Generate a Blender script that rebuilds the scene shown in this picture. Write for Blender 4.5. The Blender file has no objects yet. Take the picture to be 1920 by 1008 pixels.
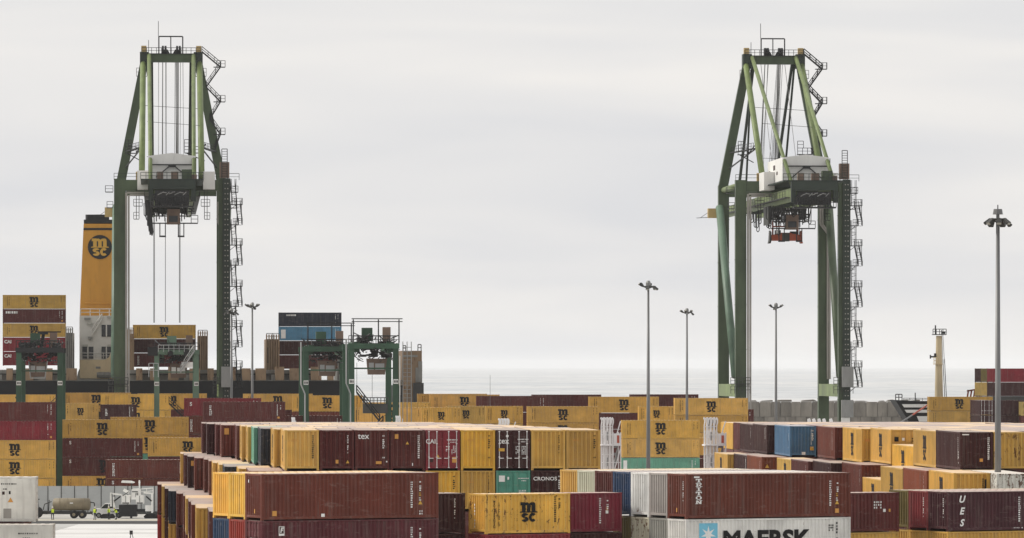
import bpy, math, random
from mathutils import Vector, Matrix
R = math.radians
random.seed(7)
scene = bpy.context.scene
COL = scene.collection

# ------------------------------------------------------------------ camera, sky, sun, exposure
CAM_H = 21.5            # eye height above the yard where the workers stand
FPX = 10000.0           # focal length in photograph pixels (a long lens)
HOR = 685.0             # row of the sea horizon in the photograph
cam_d = bpy.data.cameras.new('camera')
cam_d.sensor_width = 36.0
cam_d.lens = 36.0 * FPX / 1920.0
cam_d.shift_y = (HOR - 504.0) / 1920.0
cam_d.clip_start = 1.0
cam_d.clip_end = 90000.0
cam = bpy.data.objects.new('camera', cam_d)
cam.location = (0, 0, CAM_H)
cam.rotation_euler = (R(90), 0, 0)
COL.objects.link(cam)
scene.camera = cam

SUN_EL, SUN_AZ = 38.0, 286.0      # azimuth clockwise from +Y: to the camera's left, a little ahead of it
world = bpy.data.worlds.new('World')
scene.world = world
world.use_nodes = True
nt = world.node_tree
nt.nodes.clear()
def wn(t, **k):
    n = nt.nodes.new(t)
    for a, b in k.items(): setattr(n, a, b)
    return n
sky = wn('ShaderNodeTexSky', sky_type='NISHITA', sun_disc=False)
sky.sun_elevation = R(SUN_EL); sky.sun_rotation = R(SUN_AZ)
sky.air_density = 1.0; sky.dust_density = 2.0
bg1 = wn('ShaderNodeBackground'); bg1.inputs['Strength'].default_value = 0.05
nt.links.new(sky.outputs[0], bg1.inputs['Color'])
# the overcast deck: long flat bands of cloud over the whole dome
tc = wn('ShaderNodeTexCoord')
mp = wn('ShaderNodeMapping'); mp.inputs['Scale'].default_value = (6.0, 6.0, 44.0)
nt.links.new(tc.outputs['Generated'], mp.inputs['Vector'])
n1 = wn('ShaderNodeTexNoise'); n1.inputs['Scale'].default_value = 1.0; n1.inputs['Detail'].default_value = 3.0
n1.inputs['Roughness'].default_value = 0.5; n1.inputs['Distortion'].default_value = 0.45
nt.links.new(mp.outputs[0], n1.inputs['Vector'])
cr = wn('ShaderNodeValToRGB')
cr.color_ramp.elements[0].position = 0.36; cr.color_ramp.elements[0].color = (0.715, 0.72, 0.74, 1)
cr.color_ramp.elements[1].position = 0.66; cr.color_ramp.elements[1].color = (0.88, 0.855, 0.825, 1)
nt.links.new(n1.outputs[0], cr.inputs[0])
bg2 = wn('ShaderNodeBackground'); bg2.inputs['Strength'].default_value = 0.965
nt.links.new(cr.outputs[0], bg2.inputs['Color'])
mxs = wn('ShaderNodeMixShader'); mxs.inputs[0].default_value = 0.94
nt.links.new(bg1.outputs[0], mxs.inputs[1]); nt.links.new(bg2.outputs[0], mxs.inputs[2])
wo = wn('ShaderNodeOutputWorld'); nt.links.new(mxs.outputs[0], wo.inputs[0])

sun_d = bpy.data.lights.new('sun', 'SUN')
sun_d.energy = 2.7; sun_d.angle = R(11); sun_d.color = (1.0, 0.95, 0.87)
sun = bpy.data.objects.new('sun', sun_d)
az, el = R(SUN_AZ), R(SUN_EL)
sd = Vector((math.sin(az) * math.cos(el), math.cos(az) * math.cos(el), math.sin(el)))
sun.rotation_euler = sd.to_track_quat('Z', 'Y').to_euler()
sun.location = (0, 0, 200)
COL.objects.link(sun)

vs = scene.view_settings
vs.view_transform = 'Standard'; vs.look = 'None'; vs.gamma = 1.0; vs.exposure = 0.14; vs.use_curve_mapping = False
scene.cycles.max_bounces = 6; scene.cycles.diffuse_bounces = 3; scene.cycles.glossy_bounces = 3; scene.cycles.volume_bounces = 2
scene.cycles.use_denoising = True

# ------------------------------------------------------------------ helpers
YAW = R(3.8)                                     # the yard's grid against the camera axis
VX = Vector((math.cos(YAW), math.sin(YAW), 0))   # along the quay
UX = Vector((-math.sin(YAW), math.cos(YAW), 0))  # towards the sea
def pt(x, y, d):
    """photograph pixel at distance d -> place in the yard"""
    return Vector(((x - 960.0) / FPX * d, d, CAM_H - (y - HOR) / FPX * d))
SLOPE = 0.00696
def ground(y): return SLOPE * (755.0 - y)        # the yard drains gently towards the quay

class MB:
    def __init__(s): s.v = []; s.f = []
    def quad(s, a, b, c, d):
        n = len(s.v); s.v += [tuple(a), tuple(b), tuple(c), tuple(d)]; s.f.append((n, n+1, n+2, n+3)); return s
    def poly(s, pts):
        n = len(s.v); s.v += [tuple(p) for p in pts]; s.f.append(tuple(range(n, n+len(pts)))); return s
    def box(s, x0, x1, y0, y1, z0, z1):
        n = len(s.v)
        s.v += [(x0,y0,z0),(x1,y0,z0),(x1,y1,z0),(x0,y1,z0),(x0,y0,z1),(x1,y0,z1),(x1,y1,z1),(x0,y1,z1)]
        s.f += [(n,n+3,n+2,n+1),(n+4,n+5,n+6,n+7),(n,n+1,n+5,n+4),(n+1,n+2,n+6,n+5),(n+2,n+3,n+7,n+6),(n+3,n,n+4,n+7)]
        return s
    def prism(s, pts, axis, a, b):
        """closed outline pts (2d) swept along axis 0/1/2 from a to b"""
        def mk(p, t):
            return {0: (t, p[0], p[1]), 1: (p[0], t, p[1]), 2: (p[0], p[1], t)}[axis]
        n = len(s.v); k = len(pts)
        s.v += [mk(p, a) for p in pts] + [mk(p, b) for p in pts]
        s.f.append(tuple(range(n, n+k))[::-1]); s.f.append(tuple(range(n+k, n+2*k)))
        for i in range(k):
            j = (i+1) % k; s.f.append((n+i, n+j, n+k+j, n+k+i))
        return s
    def frame3(s, p, q, up=None):
        p, q = Vector(p), Vector(q); d = (q - p)
        if d.length < 1e-6: d = Vector((0,0,1))
        d.normalize()
        up = Vector(up) if up else (Vector((0,0,1)) if abs(d.z) < 0.95 else Vector((0,1,0)))
        a = d.cross(up).normalized(); b = a.cross(d).normalized()
        return p, q, a, b
    def beam(s, p, q, w, h, w2=None, h2=None, up=None):
        p, q, a, b = s.frame3(p, q, up); w2 = w if w2 is None else w2; h2 = h if h2 is None else h2
        n = len(s.v)
        for c, ww, hh in ((p, w, h), (q, w2, h2)):
            for i, j in ((-1,-1),(1,-1),(1,1),(-1,1)):
                s.v.append(tuple(c + a*i*ww/2 + b*j*hh/2))
        s.f += [(n+3,n+2,n+1,n),(n+4,n+5,n+6,n+7)] + [(n+i, n+(i+1)%4, n+4+(i+1)%4, n+4+i) for i in range(4)]
        return s
    def tube(s, p, q, r, r2=None, n=8):
        p, q, a, b = s.frame3(p, q); r2 = r if r2 is None else r2
        m = len(s.v)
        for c, rr in ((p, r), (q, r2)):
            for i in range(n):
                t = 2*math.pi*i/n
                s.v.append(tuple(c + a*math.cos(t)*rr + b*math.sin(t)*rr))
        s.f += [tuple(range(m, m+n))[::-1], tuple(range(m+n, m+2*n))]
        s.f += [(m+i, m+(i+1)%n, m+n+(i+1)%n, m+n+i) for i in range(n)]
        return s
    def path(s, pts, r, n=5):
        for a, b in zip(pts, pts[1:]): s.tube(a, b, r, n=n)
        return s
    def lathe(s, prof, n=16, c=(0,0,0), axis=2):
        m = len(s.v); k = len(prof)
        for r, z in prof:
            for i in range(n):
                t = 2*math.pi*i/n; x, y = r*math.cos(t), r*math.sin(t)
                p = {2: (x, y, z), 0: (z, x, y), 1: (x, z, y)}[axis]
                s.v.append((p[0]+c[0], p[1]+c[1], p[2]+c[2]))
        for j in range(k-1):
            for i in range(n):
                s.f.append((m+j*n+i, m+j*n+(i+1)%n, m+(j+1)*n+(i+1)%n, m+(j+1)*n+i))
        s.f.append(tuple(range(m, m+n))[::-1]); s.f.append(tuple(range(m+(k-1)*n, m+k*n)))
        return s
    def rail(s, pts, h=1.1, r=0.045, step=1.6, mid=True):
        for a, b in zip(pts, pts[1:]):
            a, b = Vector(a), Vector(b); L = (b-a).length; k = max(1, int(L/step))
            up = Vector((0,0,h))
            s.tube(a+up, b+up, r, n=4)
            if mid: s.tube(a+up*0.5, b+up*0.5, r*0.8, n=4)
            for i in range(k+1):
                c = a.lerp(b, i/k); s.tube(c, c+up, r, n=4)
        return s
    def stair(s, p, q, w=0.8, side=(0,1,0), r=0.05):
        p, q, sd = Vector(p), Vector(q), Vector(side)
        up = Vector((0,0,1.0))
        for t in (-0.5, 0.5):
            o = sd*w*t
            s.beam(p+o, q+o, 0.07, 0.24)
            s.tube(p+o+up, q+o+up, r, n=4); s.tube(p+o+up*0.5, q+o+up*0.5, r*0.8, n=4)
            for i in range(4):
                c = p.lerp(q, i/3)+o; s.tube(c, c+up, r, n=4)
        k = max(3, int(abs(q.z-p.z)/0.35))
        for i in range(1, k):
            c = p.lerp(q, i/k); d = (q-p); d.z = 0; d = d.normalized() if d.length > 1e-4 else Vector((1,0,0))
            s.beam(c-sd*w/2, c+sd*w/2, 0.2, 0.04)
        return s
    def mesh(s, name, m=None, smooth=False):
        me = bpy.data.meshes.new(name)
        me.from_pydata(s.v, [], s.f)
        if smooth: me.polygons.foreach_set('use_smooth', [True]*len(me.polygons))
        if m: me.materials.append(m)
        me.update(); me.validate()
        return me
    def build(s, name, m, parent=None, loc=None, rotz=0.0, smooth=False, color=None, rust=None):
        return place(s.mesh(name, m, smooth), name, parent, loc, rotz, color, rust)

def place(me, name, parent=None, loc=None, rotz=0.0, color=None, rust=None):
    o = bpy.data.objects.new(name, me); COL.objects.link(o)
    if parent: o.parent = parent
    if loc is not None: o.location = loc
    if rotz: o.rotation_euler = (0, 0, rotz)
    if color: o.color = (*color, 1)
    if rust is not None: o['rust'] = float(rust)
    return o
def tag(o, label, cat, group=None):
    o['label'] = label; o['category'] = cat
    if group: o['group'] = group
    return o
def empty(name, loc, rotz=0.0):
    o = bpy.data.objects.new(name, None); COL.objects.link(o)
    o.empty_display_size = 1.0
    o.location = loc; o.rotation_euler = (0, 0, rotz)
    return o
def structure(o): o['kind'] = 'structure'; return o
def stuff(o): o['kind'] = 'stuff'; return o

# ------------------------------------------------------------------ materials
def new_mat(name):
    m = bpy.data.materials.new(name); m.use_nodes = True
    t = m.node_tree; b = t.nodes['Principled BSDF']
    return m, t, b
def N(t, kind, **k):
    n = t.nodes.new(kind)
    for a, v in k.items():
        if a in n.inputs: n.inputs[a].default_value = v
        else: setattr(n, a, v)
    return n
def mixc(t, fac, a, b, blend='MIX'):
    n = t.nodes.new('ShaderNodeMix'); n.data_type = 'RGBA'; n.blend_type = blend
    for i, x in ((0, fac), (6, a), (7, b)):
        if isinstance(x, (float, int)): n.inputs[i].default_value = x
        elif isinstance(x, tuple): n.inputs[i].default_value = (*x[:3], 1)
        else: t.links.new(x, n.inputs[i])
    return n.outputs[2]
def ramp(t, src, p0, p1, c0=(0,0,0), c1=(1,1,1)):
    n = t.nodes.new('ShaderNodeValToRGB'); e = n.color_ramp.elements
    e[0].position = p0; e[1].position = p1; e[0].color = (*c0, 1); e[1].color = (*c1, 1)
    t.links.new(src, n.inputs[0]); return n.outputs[0]
def math_(t, op, a, b=None):
    n = t.nodes.new('ShaderNodeMath'); n.operation = op
    for i, x in ((0, a), (1, b)):
        if x is None: continue
        if isinstance(x, (float, int)): n.inputs[i].default_value = x
        else: t.links.new(x, n.inputs[i])
    return n.outputs[0]
def noise(t, vec, scale, detail=4, rough=0.55, dist=0.0):
    n = N(t, 'ShaderNodeTexNoise'); n.inputs['Scale'].default_value = scale; n.inputs['Detail'].default_value = detail
    n.inputs['Roughness'].default_value = rough; n.inputs['Distortion'].default_value = dist
    t.links.new(vec, n.inputs['Vector']); return n.outputs[0]
def mapping(t, src, sc, loc=None):
    n = N(t, 'ShaderNodeMapping'); n.inputs['Scale'].default_value = sc
    t.links.new(src, n.inputs['Vector'])
    if loc is not None: t.links.new(loc, n.inputs['Location'])
    return n.outputs[0]

def make_paint(attr=None):
    """sprayed container steel: object colour, chalky fading, rust runs, upper faces paled by dust and painted sky glare"""
    m, t, b = new_mat('container_paint' if not attr else 'container_paint_mixed')
    oi = N(t, 'ShaderNodeObjectInfo'); tcn = N(t, 'ShaderNodeTexCoord')
    if attr:
        av = N(t, 'ShaderNodeAttribute'); av.attribute_name = attr; OC = av.outputs['Color']
    else: OC = oi.outputs['Color']
    rv = N(t, 'ShaderNodeCombineXYZ')
    rnd = math_(t, 'MULTIPLY', oi.outputs['Random'], 91.0)
    for i in range(3): t.links.new(rnd, rv.inputs[i])
    at = N(t, 'ShaderNodeAttribute'); at.attribute_type = 'OBJECT'; at.attribute_name = 'rust'
    co = tcn.outputs['Object']
    big = noise(t, mapping(t, co, (0.5, 0.5, 0.7), rv.outputs[0]), 1.0, 4)
    streak = noise(t, mapping(t, co, (3.2, 3.2, 0.22), rv.outputs[0]), 1.0, 4, 0.6)
    fine = noise(t, mapping(t, co, (1.6, 1.6, 1.1), rv.outputs[0]), 2.1, 6, 0.68, 0.5)
    base = mixc(t, ramp(t, big, 0.3, 0.72), mixc(t, 1.0, OC, (0.80,0.80,0.80), 'MULTIPLY'), mixc(t, 1.0, OC, (1.10,1.10,1.10), 'MULTIPLY'))
    base = mixc(t, math_(t, 'MULTIPLY', ramp(t, streak, 0.50, 0.72), 0.60), base, mixc(t, 0.55, OC, (0.20,0.17,0.15)))
    sp = N(t, 'ShaderNodeSeparateXYZ'); t.links.new(co, sp.inputs[0])
    wnz = N(t, 'ShaderNodeTexWhiteNoise'); wnz.noise_dimensions = '2D'; cx = N(t, 'ShaderNodeCombineXYZ')
    t.links.new(math_(t, 'FLOOR', math_(t, 'MULTIPLY', sp.outputs[0], 0.82)), cx.inputs[0]); t.links.new(rnd, cx.inputs[1]); t.links.new(cx.outputs[0], wnz.inputs[0])
    tone = math_(t, 'ADD', math_(t, 'MULTIPLY', wnz.outputs[0], 0.16), 0.90)
    base = mixc(t, 1.0, base, tone, 'MULTIPLY')
    scuff = noise(t, mapping(t, co, (0.9, 0.9, 2.6), rv.outputs[0]), 1.3, 6, 0.7, 0.8)
    base = mixc(t, math_(t, 'MULTIPLY', ramp(t, scuff, 0.56, 0.70), 0.38), base, mixc(t, 0.5, OC, (0.42,0.36,0.31)))
    thr = math_(t, 'SUBTRACT', 0.775, math_(t, 'MULTIPLY', at.outputs['Fac'], 0.28))
    rmask = math_(t, 'MULTIPLY', math_(t, 'GREATER_THAN', math_(t, 'ADD', math_(t, 'MULTIPLY', fine, 0.72), math_(t, 'MULTIPLY', streak, 0.30)), thr), 0.85)
    base = mixc(t, rmask, base, mixc(t, fine, (0.035,0.014,0.008), (0.15,0.055,0.02)))
    geo = N(t, 'ShaderNodeNewGeometry'); sx = N(t, 'ShaderNodeSeparateXYZ'); t.links.new(geo.outputs['Normal'], sx.inputs[0])
    upf = ramp(t, sx.outputs[2], 0.75, 0.95)
    dust_glare = mixc(t, ramp(t, big, 0.25, 0.8), mixc(t, 0.42, OC, (0.78,0.67,0.58)), mixc(t, 0.62, OC, (0.84,0.73,0.64)))  # dust and bleaching, with the roofs' sky glare put into the colour
    base = mixc(t, upf, base, dust_glare)
    t.links.new(base, b.inputs['Base Color'])
    t.links.new(math_(t, 'ADD', math_(t, 'MULTIPLY', big, 0.25), 0.38), b.inputs['Roughness'])
    b.inputs['Specular IOR Level'].default_value = 0.2
    return m
PAINT = make_paint()
PAINT_MIXED = make_paint('tint')

def weathered(name, col, var=0.25, rough=0.6, metal=0.0, rust=0.0, rcol=(0.12,0.05,0.02), scale=(0.35,0.35,0.12), dark=(0.02,0.018,0.015)):
    m, t, b = new_mat(name)
    tcn = N(t, 'ShaderNodeTexCoord'); co = tcn.outputs['Object']
    oi = N(t, 'ShaderNodeObjectInfo'); rv = N(t, 'ShaderNodeCombineXYZ'); rnd = math_(t, 'MULTIPLY', oi.outputs['Random'], 57.0)
    for i in range(3): t.links.new(rnd, rv.inputs[i])
    a = noise(t, mapping(t, co, scale, rv.outputs[0]), 1.0, 5, 0.6)
    f = noise(t, mapping(t, co, tuple(k*4 for k in scale), rv.outputs[0]), 1.0, 5, 0.65, 0.3)
    base = mixc(t, ramp(t, a, 0.3, 0.7), tuple(c*(1-var) for c in col), tuple(min(1, c*(1+var)) for c in col))
    base = mixc(t, math_(t, 'MULTIPLY', ramp(t, f, 0.55, 0.8), 0.45), base, tuple(c*0.5+d*0.5 for c, d in zip(col, dark)))
    if rust: base = mixc(t, math_(t, 'MULTIPLY', ramp(t, f, 0.72-rust*0.3, 0.80-rust*0.3), 0.8), base, rcol)
    base = mixc(t, 1.0, base, math_(t, 'ADD', math_(t, 'MULTIPLY', oi.outputs['Random'], var*0.7), 1 - var*0.35), 'MULTIPLY')
    t.links.new(base, b.inputs['Base Color'])
    b.inputs['Roughness'].default_value = rough; b.inputs['Metallic'].default_value = metal
    b.inputs['Specular IOR Level'].default_value = 0.35
    return m
M = {
 'crane_green': weathered('crane_green', (0.056,0.080,0.042), 0.32, 0.5, rust=0.10, rcol=(0.10,0.07,0.035)),
 'crane_dark': weathered('crane_dark', (0.018,0.028,0.020), 0.3, 0.5),
 'crane_light': weathered('crane_light', (0.150,0.195,0.070), 0.25, 0.5),
 'rtg_green': weathered('rtg_green', (0.034,0.078,0.045), 0.3, 0.5),
 'rtg_pale': weathered('rtg_pale', (0.105,0.165,0.115), 0.25, 0.5),
 'black_steel': weathered('black_steel', (0.018,0.018,0.019), 0.3, 0.55),
 'dark_steel': weathered('dark_steel', (0.045,0.045,0.042), 0.35, 0.6, rust=0.2),
 'grey_steel': weathered('grey_steel', (0.27,0.27,0.26), 0.2, 0.5, 0.3),
 'galvanised': weathered('galvanised', (0.36,0.36,0.355), 0.2, 0.5, 0.35),
 'pole_dark': weathered('pole_dark', (0.17,0.17,0.17), 0.2, 0.5, 0.3),
 'conduit': weathered('conduit', (0.34,0.32,0.29), 0.2, 0.55),
 'rope': weathered('rope', (0.20,0.20,0.20), 0.2, 0.6),
 'white_paint': weathered('white_paint', (0.74,0.73,0.70), 0.08, 0.5, rust=0.05),
 'white_steel': weathered('white_steel', (0.78,0.76,0.75), 0.1, 0.5, rust=0.1, rcol=(0.3,0.2,0.14)),
 'tan': weathered('tan', (0.46,0.33,0.14), 0.2, 0.6),
 'brown_box': weathered('brown_box', (0.17,0.115,0.085), 0.25, 0.6),
 'spreader_orange': weathered('spreader_orange', (0.40,0.075,0.025), 0.25, 0.5, rust=0.2),
 'black_hull': weathered('black_hull', (0.008,0.008,0.009), 0.3, 0.85, scale=(0.05,0.05,0.2)),
 'ship_white': weathered('ship_white', (0.60,0.58,0.53), 0.12, 0.55, rust=0.22, rcol=(0.25,0.13,0.06), scale=(0.2,0.2,0.1)),
 'ship_cream': weathered('ship_cream', (0.66,0.53,0.33), 0.12, 0.55, rust=0.2),
 'ship_grey': weathered('ship_grey', (0.22,0.215,0.195), 0.25, 0.6, rust=0.3),
 'ship_brown': weathered('ship_brown', (0.26,0.175,0.105), 0.3, 0.65, rust=0.45),
 'funnel_yellow': weathered('funnel_yellow', (0.60,0.285,0.035), 0.12, 0.55, rust=0.06, rcol=(0.30,0.15,0.04), scale=(0.3,0.3,0.06)),
 'funnel_black': weathered('funnel_black', (0.012,0.012,0.012), 0.2, 0.5),
 'concrete': weathered('concrete', (0.185,0.165,0.138), 0.45, 0.9, rust=0.25, rcol=(0.07,0.06,0.05), scale=(0.22,0.22,0.07)),
 'hoarding': weathered('hoarding', (0.46,0.47,0.46), 0.1, 0.7, scale=(0.15,0.15,0.4)),
 'glass': weathered('glass', (0.02,0.022,0.025), 0.2, 0.12),
 'rubber': weathered('rubber', (0.022,0.021,0.02), 0.3, 0.85),
 'tank_beige': weathered('tank_beige', (0.23,0.19,0.125), 0.25, 0.6, scale=(0.6,0.6,0.4)),
 'machine_white': weathered('machine_white', (0.86,0.85,0.81), 0.12, 0.45, scale=(0.6,0.6,0.6)),
 'hivis': weathered('hivis', (0.62,0.80,0.04), 0.1, 0.7),
 'trousers': weathered('trousers', (0.025,0.028,0.035), 0.2, 0.85),
 'skin': weathered('skin', (0.42,0.25,0.17), 0.1, 0.6),
 'helmet': weathered('helmet', (0.75,0.72,0.60), 0.1, 0.4),
 'ink_black': weathered('ink_black', (0.009,0.008,0.008), 0.2, 0.8, scale=(1,1,0.5)),
 'ink_white': weathered('ink_white', (0.80,0.79,0.76), 0.06, 0.6, scale=(1,1,0.5)),
 'ink_yellow': weathered('ink_yellow', (0.62,0.36,0.06), 0.08, 0.6),
 'ink_orange': weathered('ink_orange', (0.62,0.30,0.07), 0.1, 0.6),
 'ink_blue': weathered('ink_blue', (0.18,0.50,0.66), 0.08, 0.6),
 'ink_faded': weathered('ink_faded', (0.045,0.022,0.02), 0.2, 0.6),
 'lamp_glass': weathered('lamp_glass', (0.40,0.39,0.34), 0.1, 0.25),
 'red_rope': weathered('red_rope', (0.45,0.10,0.06), 0.2, 0.7),
}
# ------------------------------------------------------------------ ground, quay, sea, breakwater
def pavement_mat():
    m, t, b = new_mat('pavement')
    co = N(t, 'ShaderNodeTexCoord').outputs['Object']
    big = noise(t, mapping(t, co, (0.02,0.10,0.1)), 1.0, 5)
    fine = noise(t, mapping(t, co, (0.5,0.9,0.5)), 1.0, 6, 0.7)
    c = mixc(t, ramp(t, big, 0.3, 0.7), (0.38,0.375,0.36), (0.54,0.53,0.51))
    c = mixc(t, math_(t, 'MULTIPLY', ramp(t, fine, 0.52, 0.75), 0.5), c, (0.30,0.29,0.27))
    t.links.new(c, b.inputs['Base Color']); b.inputs['Roughness'].default_value = 0.75
    return m
g = MB()
YQ = 1019.0
ys = [-400, 300, 560, 640, 700, 755, 800, 900, YQ]
for a, c in zip(ys, ys[1:]):
    g.quad((-900, a, ground(a)), (900, a, ground(a)), (900, c, ground(c)), (-900, c, ground(c)))
g.quad((-900, YQ, ground(YQ)), (900, YQ, ground(YQ)), (900, YQ, -9), (-900, YQ, -9))
structure(g.build('yard_pavement', pavement_mat()))

def sea_mat():
    m, t, b = new_mat('sea')
    co = N(t, 'ShaderNodeTexCoord').outputs['Object']
    w1 = noise(t, mapping(t, co, (0.022,0.0045,0.05)), 1.0, 9, 0.75)
    w2 = noise(t, mapping(t, co, (0.0012,0.0007,0.01)), 1.0, 4, 0.6)
    c = mixc(t, ramp(t, w2, 0.35, 0.65), (0.44,0.465,0.48), (0.60,0.595,0.58))
    c = mixc(t, math_(t, 'MULTIPLY', ramp(t, w1, 0.50, 0.58), 0.5), c, (0.26,0.29,0.31))
    t.links.new(c, b.inputs['Base Color']); b.inputs['Roughness'].default_value = 0.45
    bump = N(t, 'ShaderNodeBump'); bump.inputs['Strength'].default_value = 0.35; bump.inputs['Distance'].default_value = 1.2
    t.links.new(w1, bump.inputs['Height']); t.links.new(bump.outputs[0], b.inputs['Normal'])
    return m
s_ = MB()
s_.quad((-60000, YQ-3, -5), (60000, YQ-3, -5), (60000, 80000, -5), (-60000, 80000, -5))
structure(s_.build('sea', sea_mat()))
# thin sea haze: one even box round the camera and everything in it
hm = bpy.data.materials.new('haze'); hm.use_nodes = True; ht = hm.node_tree; ht.nodes.clear()
pv = ht.nodes.new('ShaderNodeVolumePrincipled'); pv.inputs['Color'].default_value = (0.95, 0.96, 0.975, 1); pv.inputs['Density'].default_value = 0.000026
ho = ht.nodes.new('ShaderNodeOutputMaterial'); ht.links.new(pv.outputs[0], ho.inputs['Volume'])
hz_ = MB().box(-61000, 61000, -500, 81000, -11, 96).build('haze', hm); stuff(hz_)

# breakwater: a wall of cast blocks in two courses with armour rocks along the crest
bw = empty('breakwater', (0, 0, -5)); tag(bw, 'long grey concrete breakwater wall of large cast blocks standing in the sea', 'breakwater')
DB = 1700.0
rnd = random.Random(3)
xb0 = pt(1240, 0, DB).x; xb1 = pt(1800, 0, DB).x
wall = MB(); wall.box(xb0, xb1, DB+0.6, DB+9, -4, 14.65)
wall.build('wall_core', M['concrete'], bw)
blk = []
for w in (3.3, 3.6, 3.1):
    b_ = MB(); b_.prism([(-w/2+.06, 0.0), (w/2-.06, 0.0), (w/2-.06, 4.6), (w/2-.2, 4.75), (-w/2+.2, 4.75), (-w/2+.06, 4.6)], 1, -0.55, 0.6)
    blk.append((w, b_.mesh('concrete_block', M['concrete'])))
for z in (-4.35, 0.5, 5.35):
    x = xb0 + rnd.uniform(0, 2)
    while x < xb1:
        w, me = rnd.choice(blk)
        o = place(me, 'concrete_block', bw, (x + w/2, DB + rnd.uniform(-.25, .1), z + 5 + (rnd.uniform(-.15, .1) if z > 12 else 0)), 0)
        x += w
rk = MB()
x = xb0
while x < xb1:
    w = rnd.uniform(2.0, 6.0); h = rnd.uniform(0.15, 0.6)
    rk.prism([(x, 15.15), (x+w, 15.15), (x+w*rnd.uniform(.7,1), 15.25+h), (x+w*rnd.uniform(0,.3), 15.25+h*rnd.uniform(.5,1))], 1, DB+0.2, DB+5)
    x += w*rnd.uniform(0.9, 1.7)
stuff(rk.build('armour_rock', M['concrete'], bw))

# ------------------------------------------------------------------ shipping containers
Wd = 2.438
L40, L20 = 12.19, 6.06
C = {'yellow': (0.66,0.385,0.080), 'bright yellow': (0.76,0.43,0.055), 'pale yellow': (0.60,0.41,0.13), 'brown': (0.116,0.026,0.023), 'red-brown': (0.155,0.036,0.022),
     'dark brown': (0.058,0.017,0.017), 'red': (0.26,0.022,0.034), 'bright red': (0.32,0.04,0.027), 'orange': (0.25,0.062,0.025), 'navy': (0.028,0.036,0.055),
     'blue': (0.065,0.17,0.29), 'dark blue': (0.025,0.055,0.115), 'teal': (0.15,0.38,0.28), 'green': (0.085,0.30,0.22), 'white': (0.68,0.665,0.63), 'grey': (0.35,0.335,0.305),
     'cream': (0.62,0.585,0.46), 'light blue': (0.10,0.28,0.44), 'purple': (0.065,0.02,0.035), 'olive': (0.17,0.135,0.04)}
_mc = {}
def corr(mb, length, z0, z1, fn, pitch=0.27, d=0.06):
    """corrugated sheet; fn(along, inward, z) -> point"""
    k = max(1, round(length/pitch)); p = length/k
    cols = []
    for i in range(k):
        x = -length/2 + i*p
        cols += [(x, 0), (x+p*.34, 0), (x+p*.5, d), (x+p*.84, d)]
    cols.append((length/2, 0))
    n = len(mb.v)
    for x, y in cols: mb.v += [fn(x, y, z0), fn(x, y, z1)]
    for i in range(len(cols)-1):
        a = n+2*i; mb.f.append((a, a+2, a+3, a+1))
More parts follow.
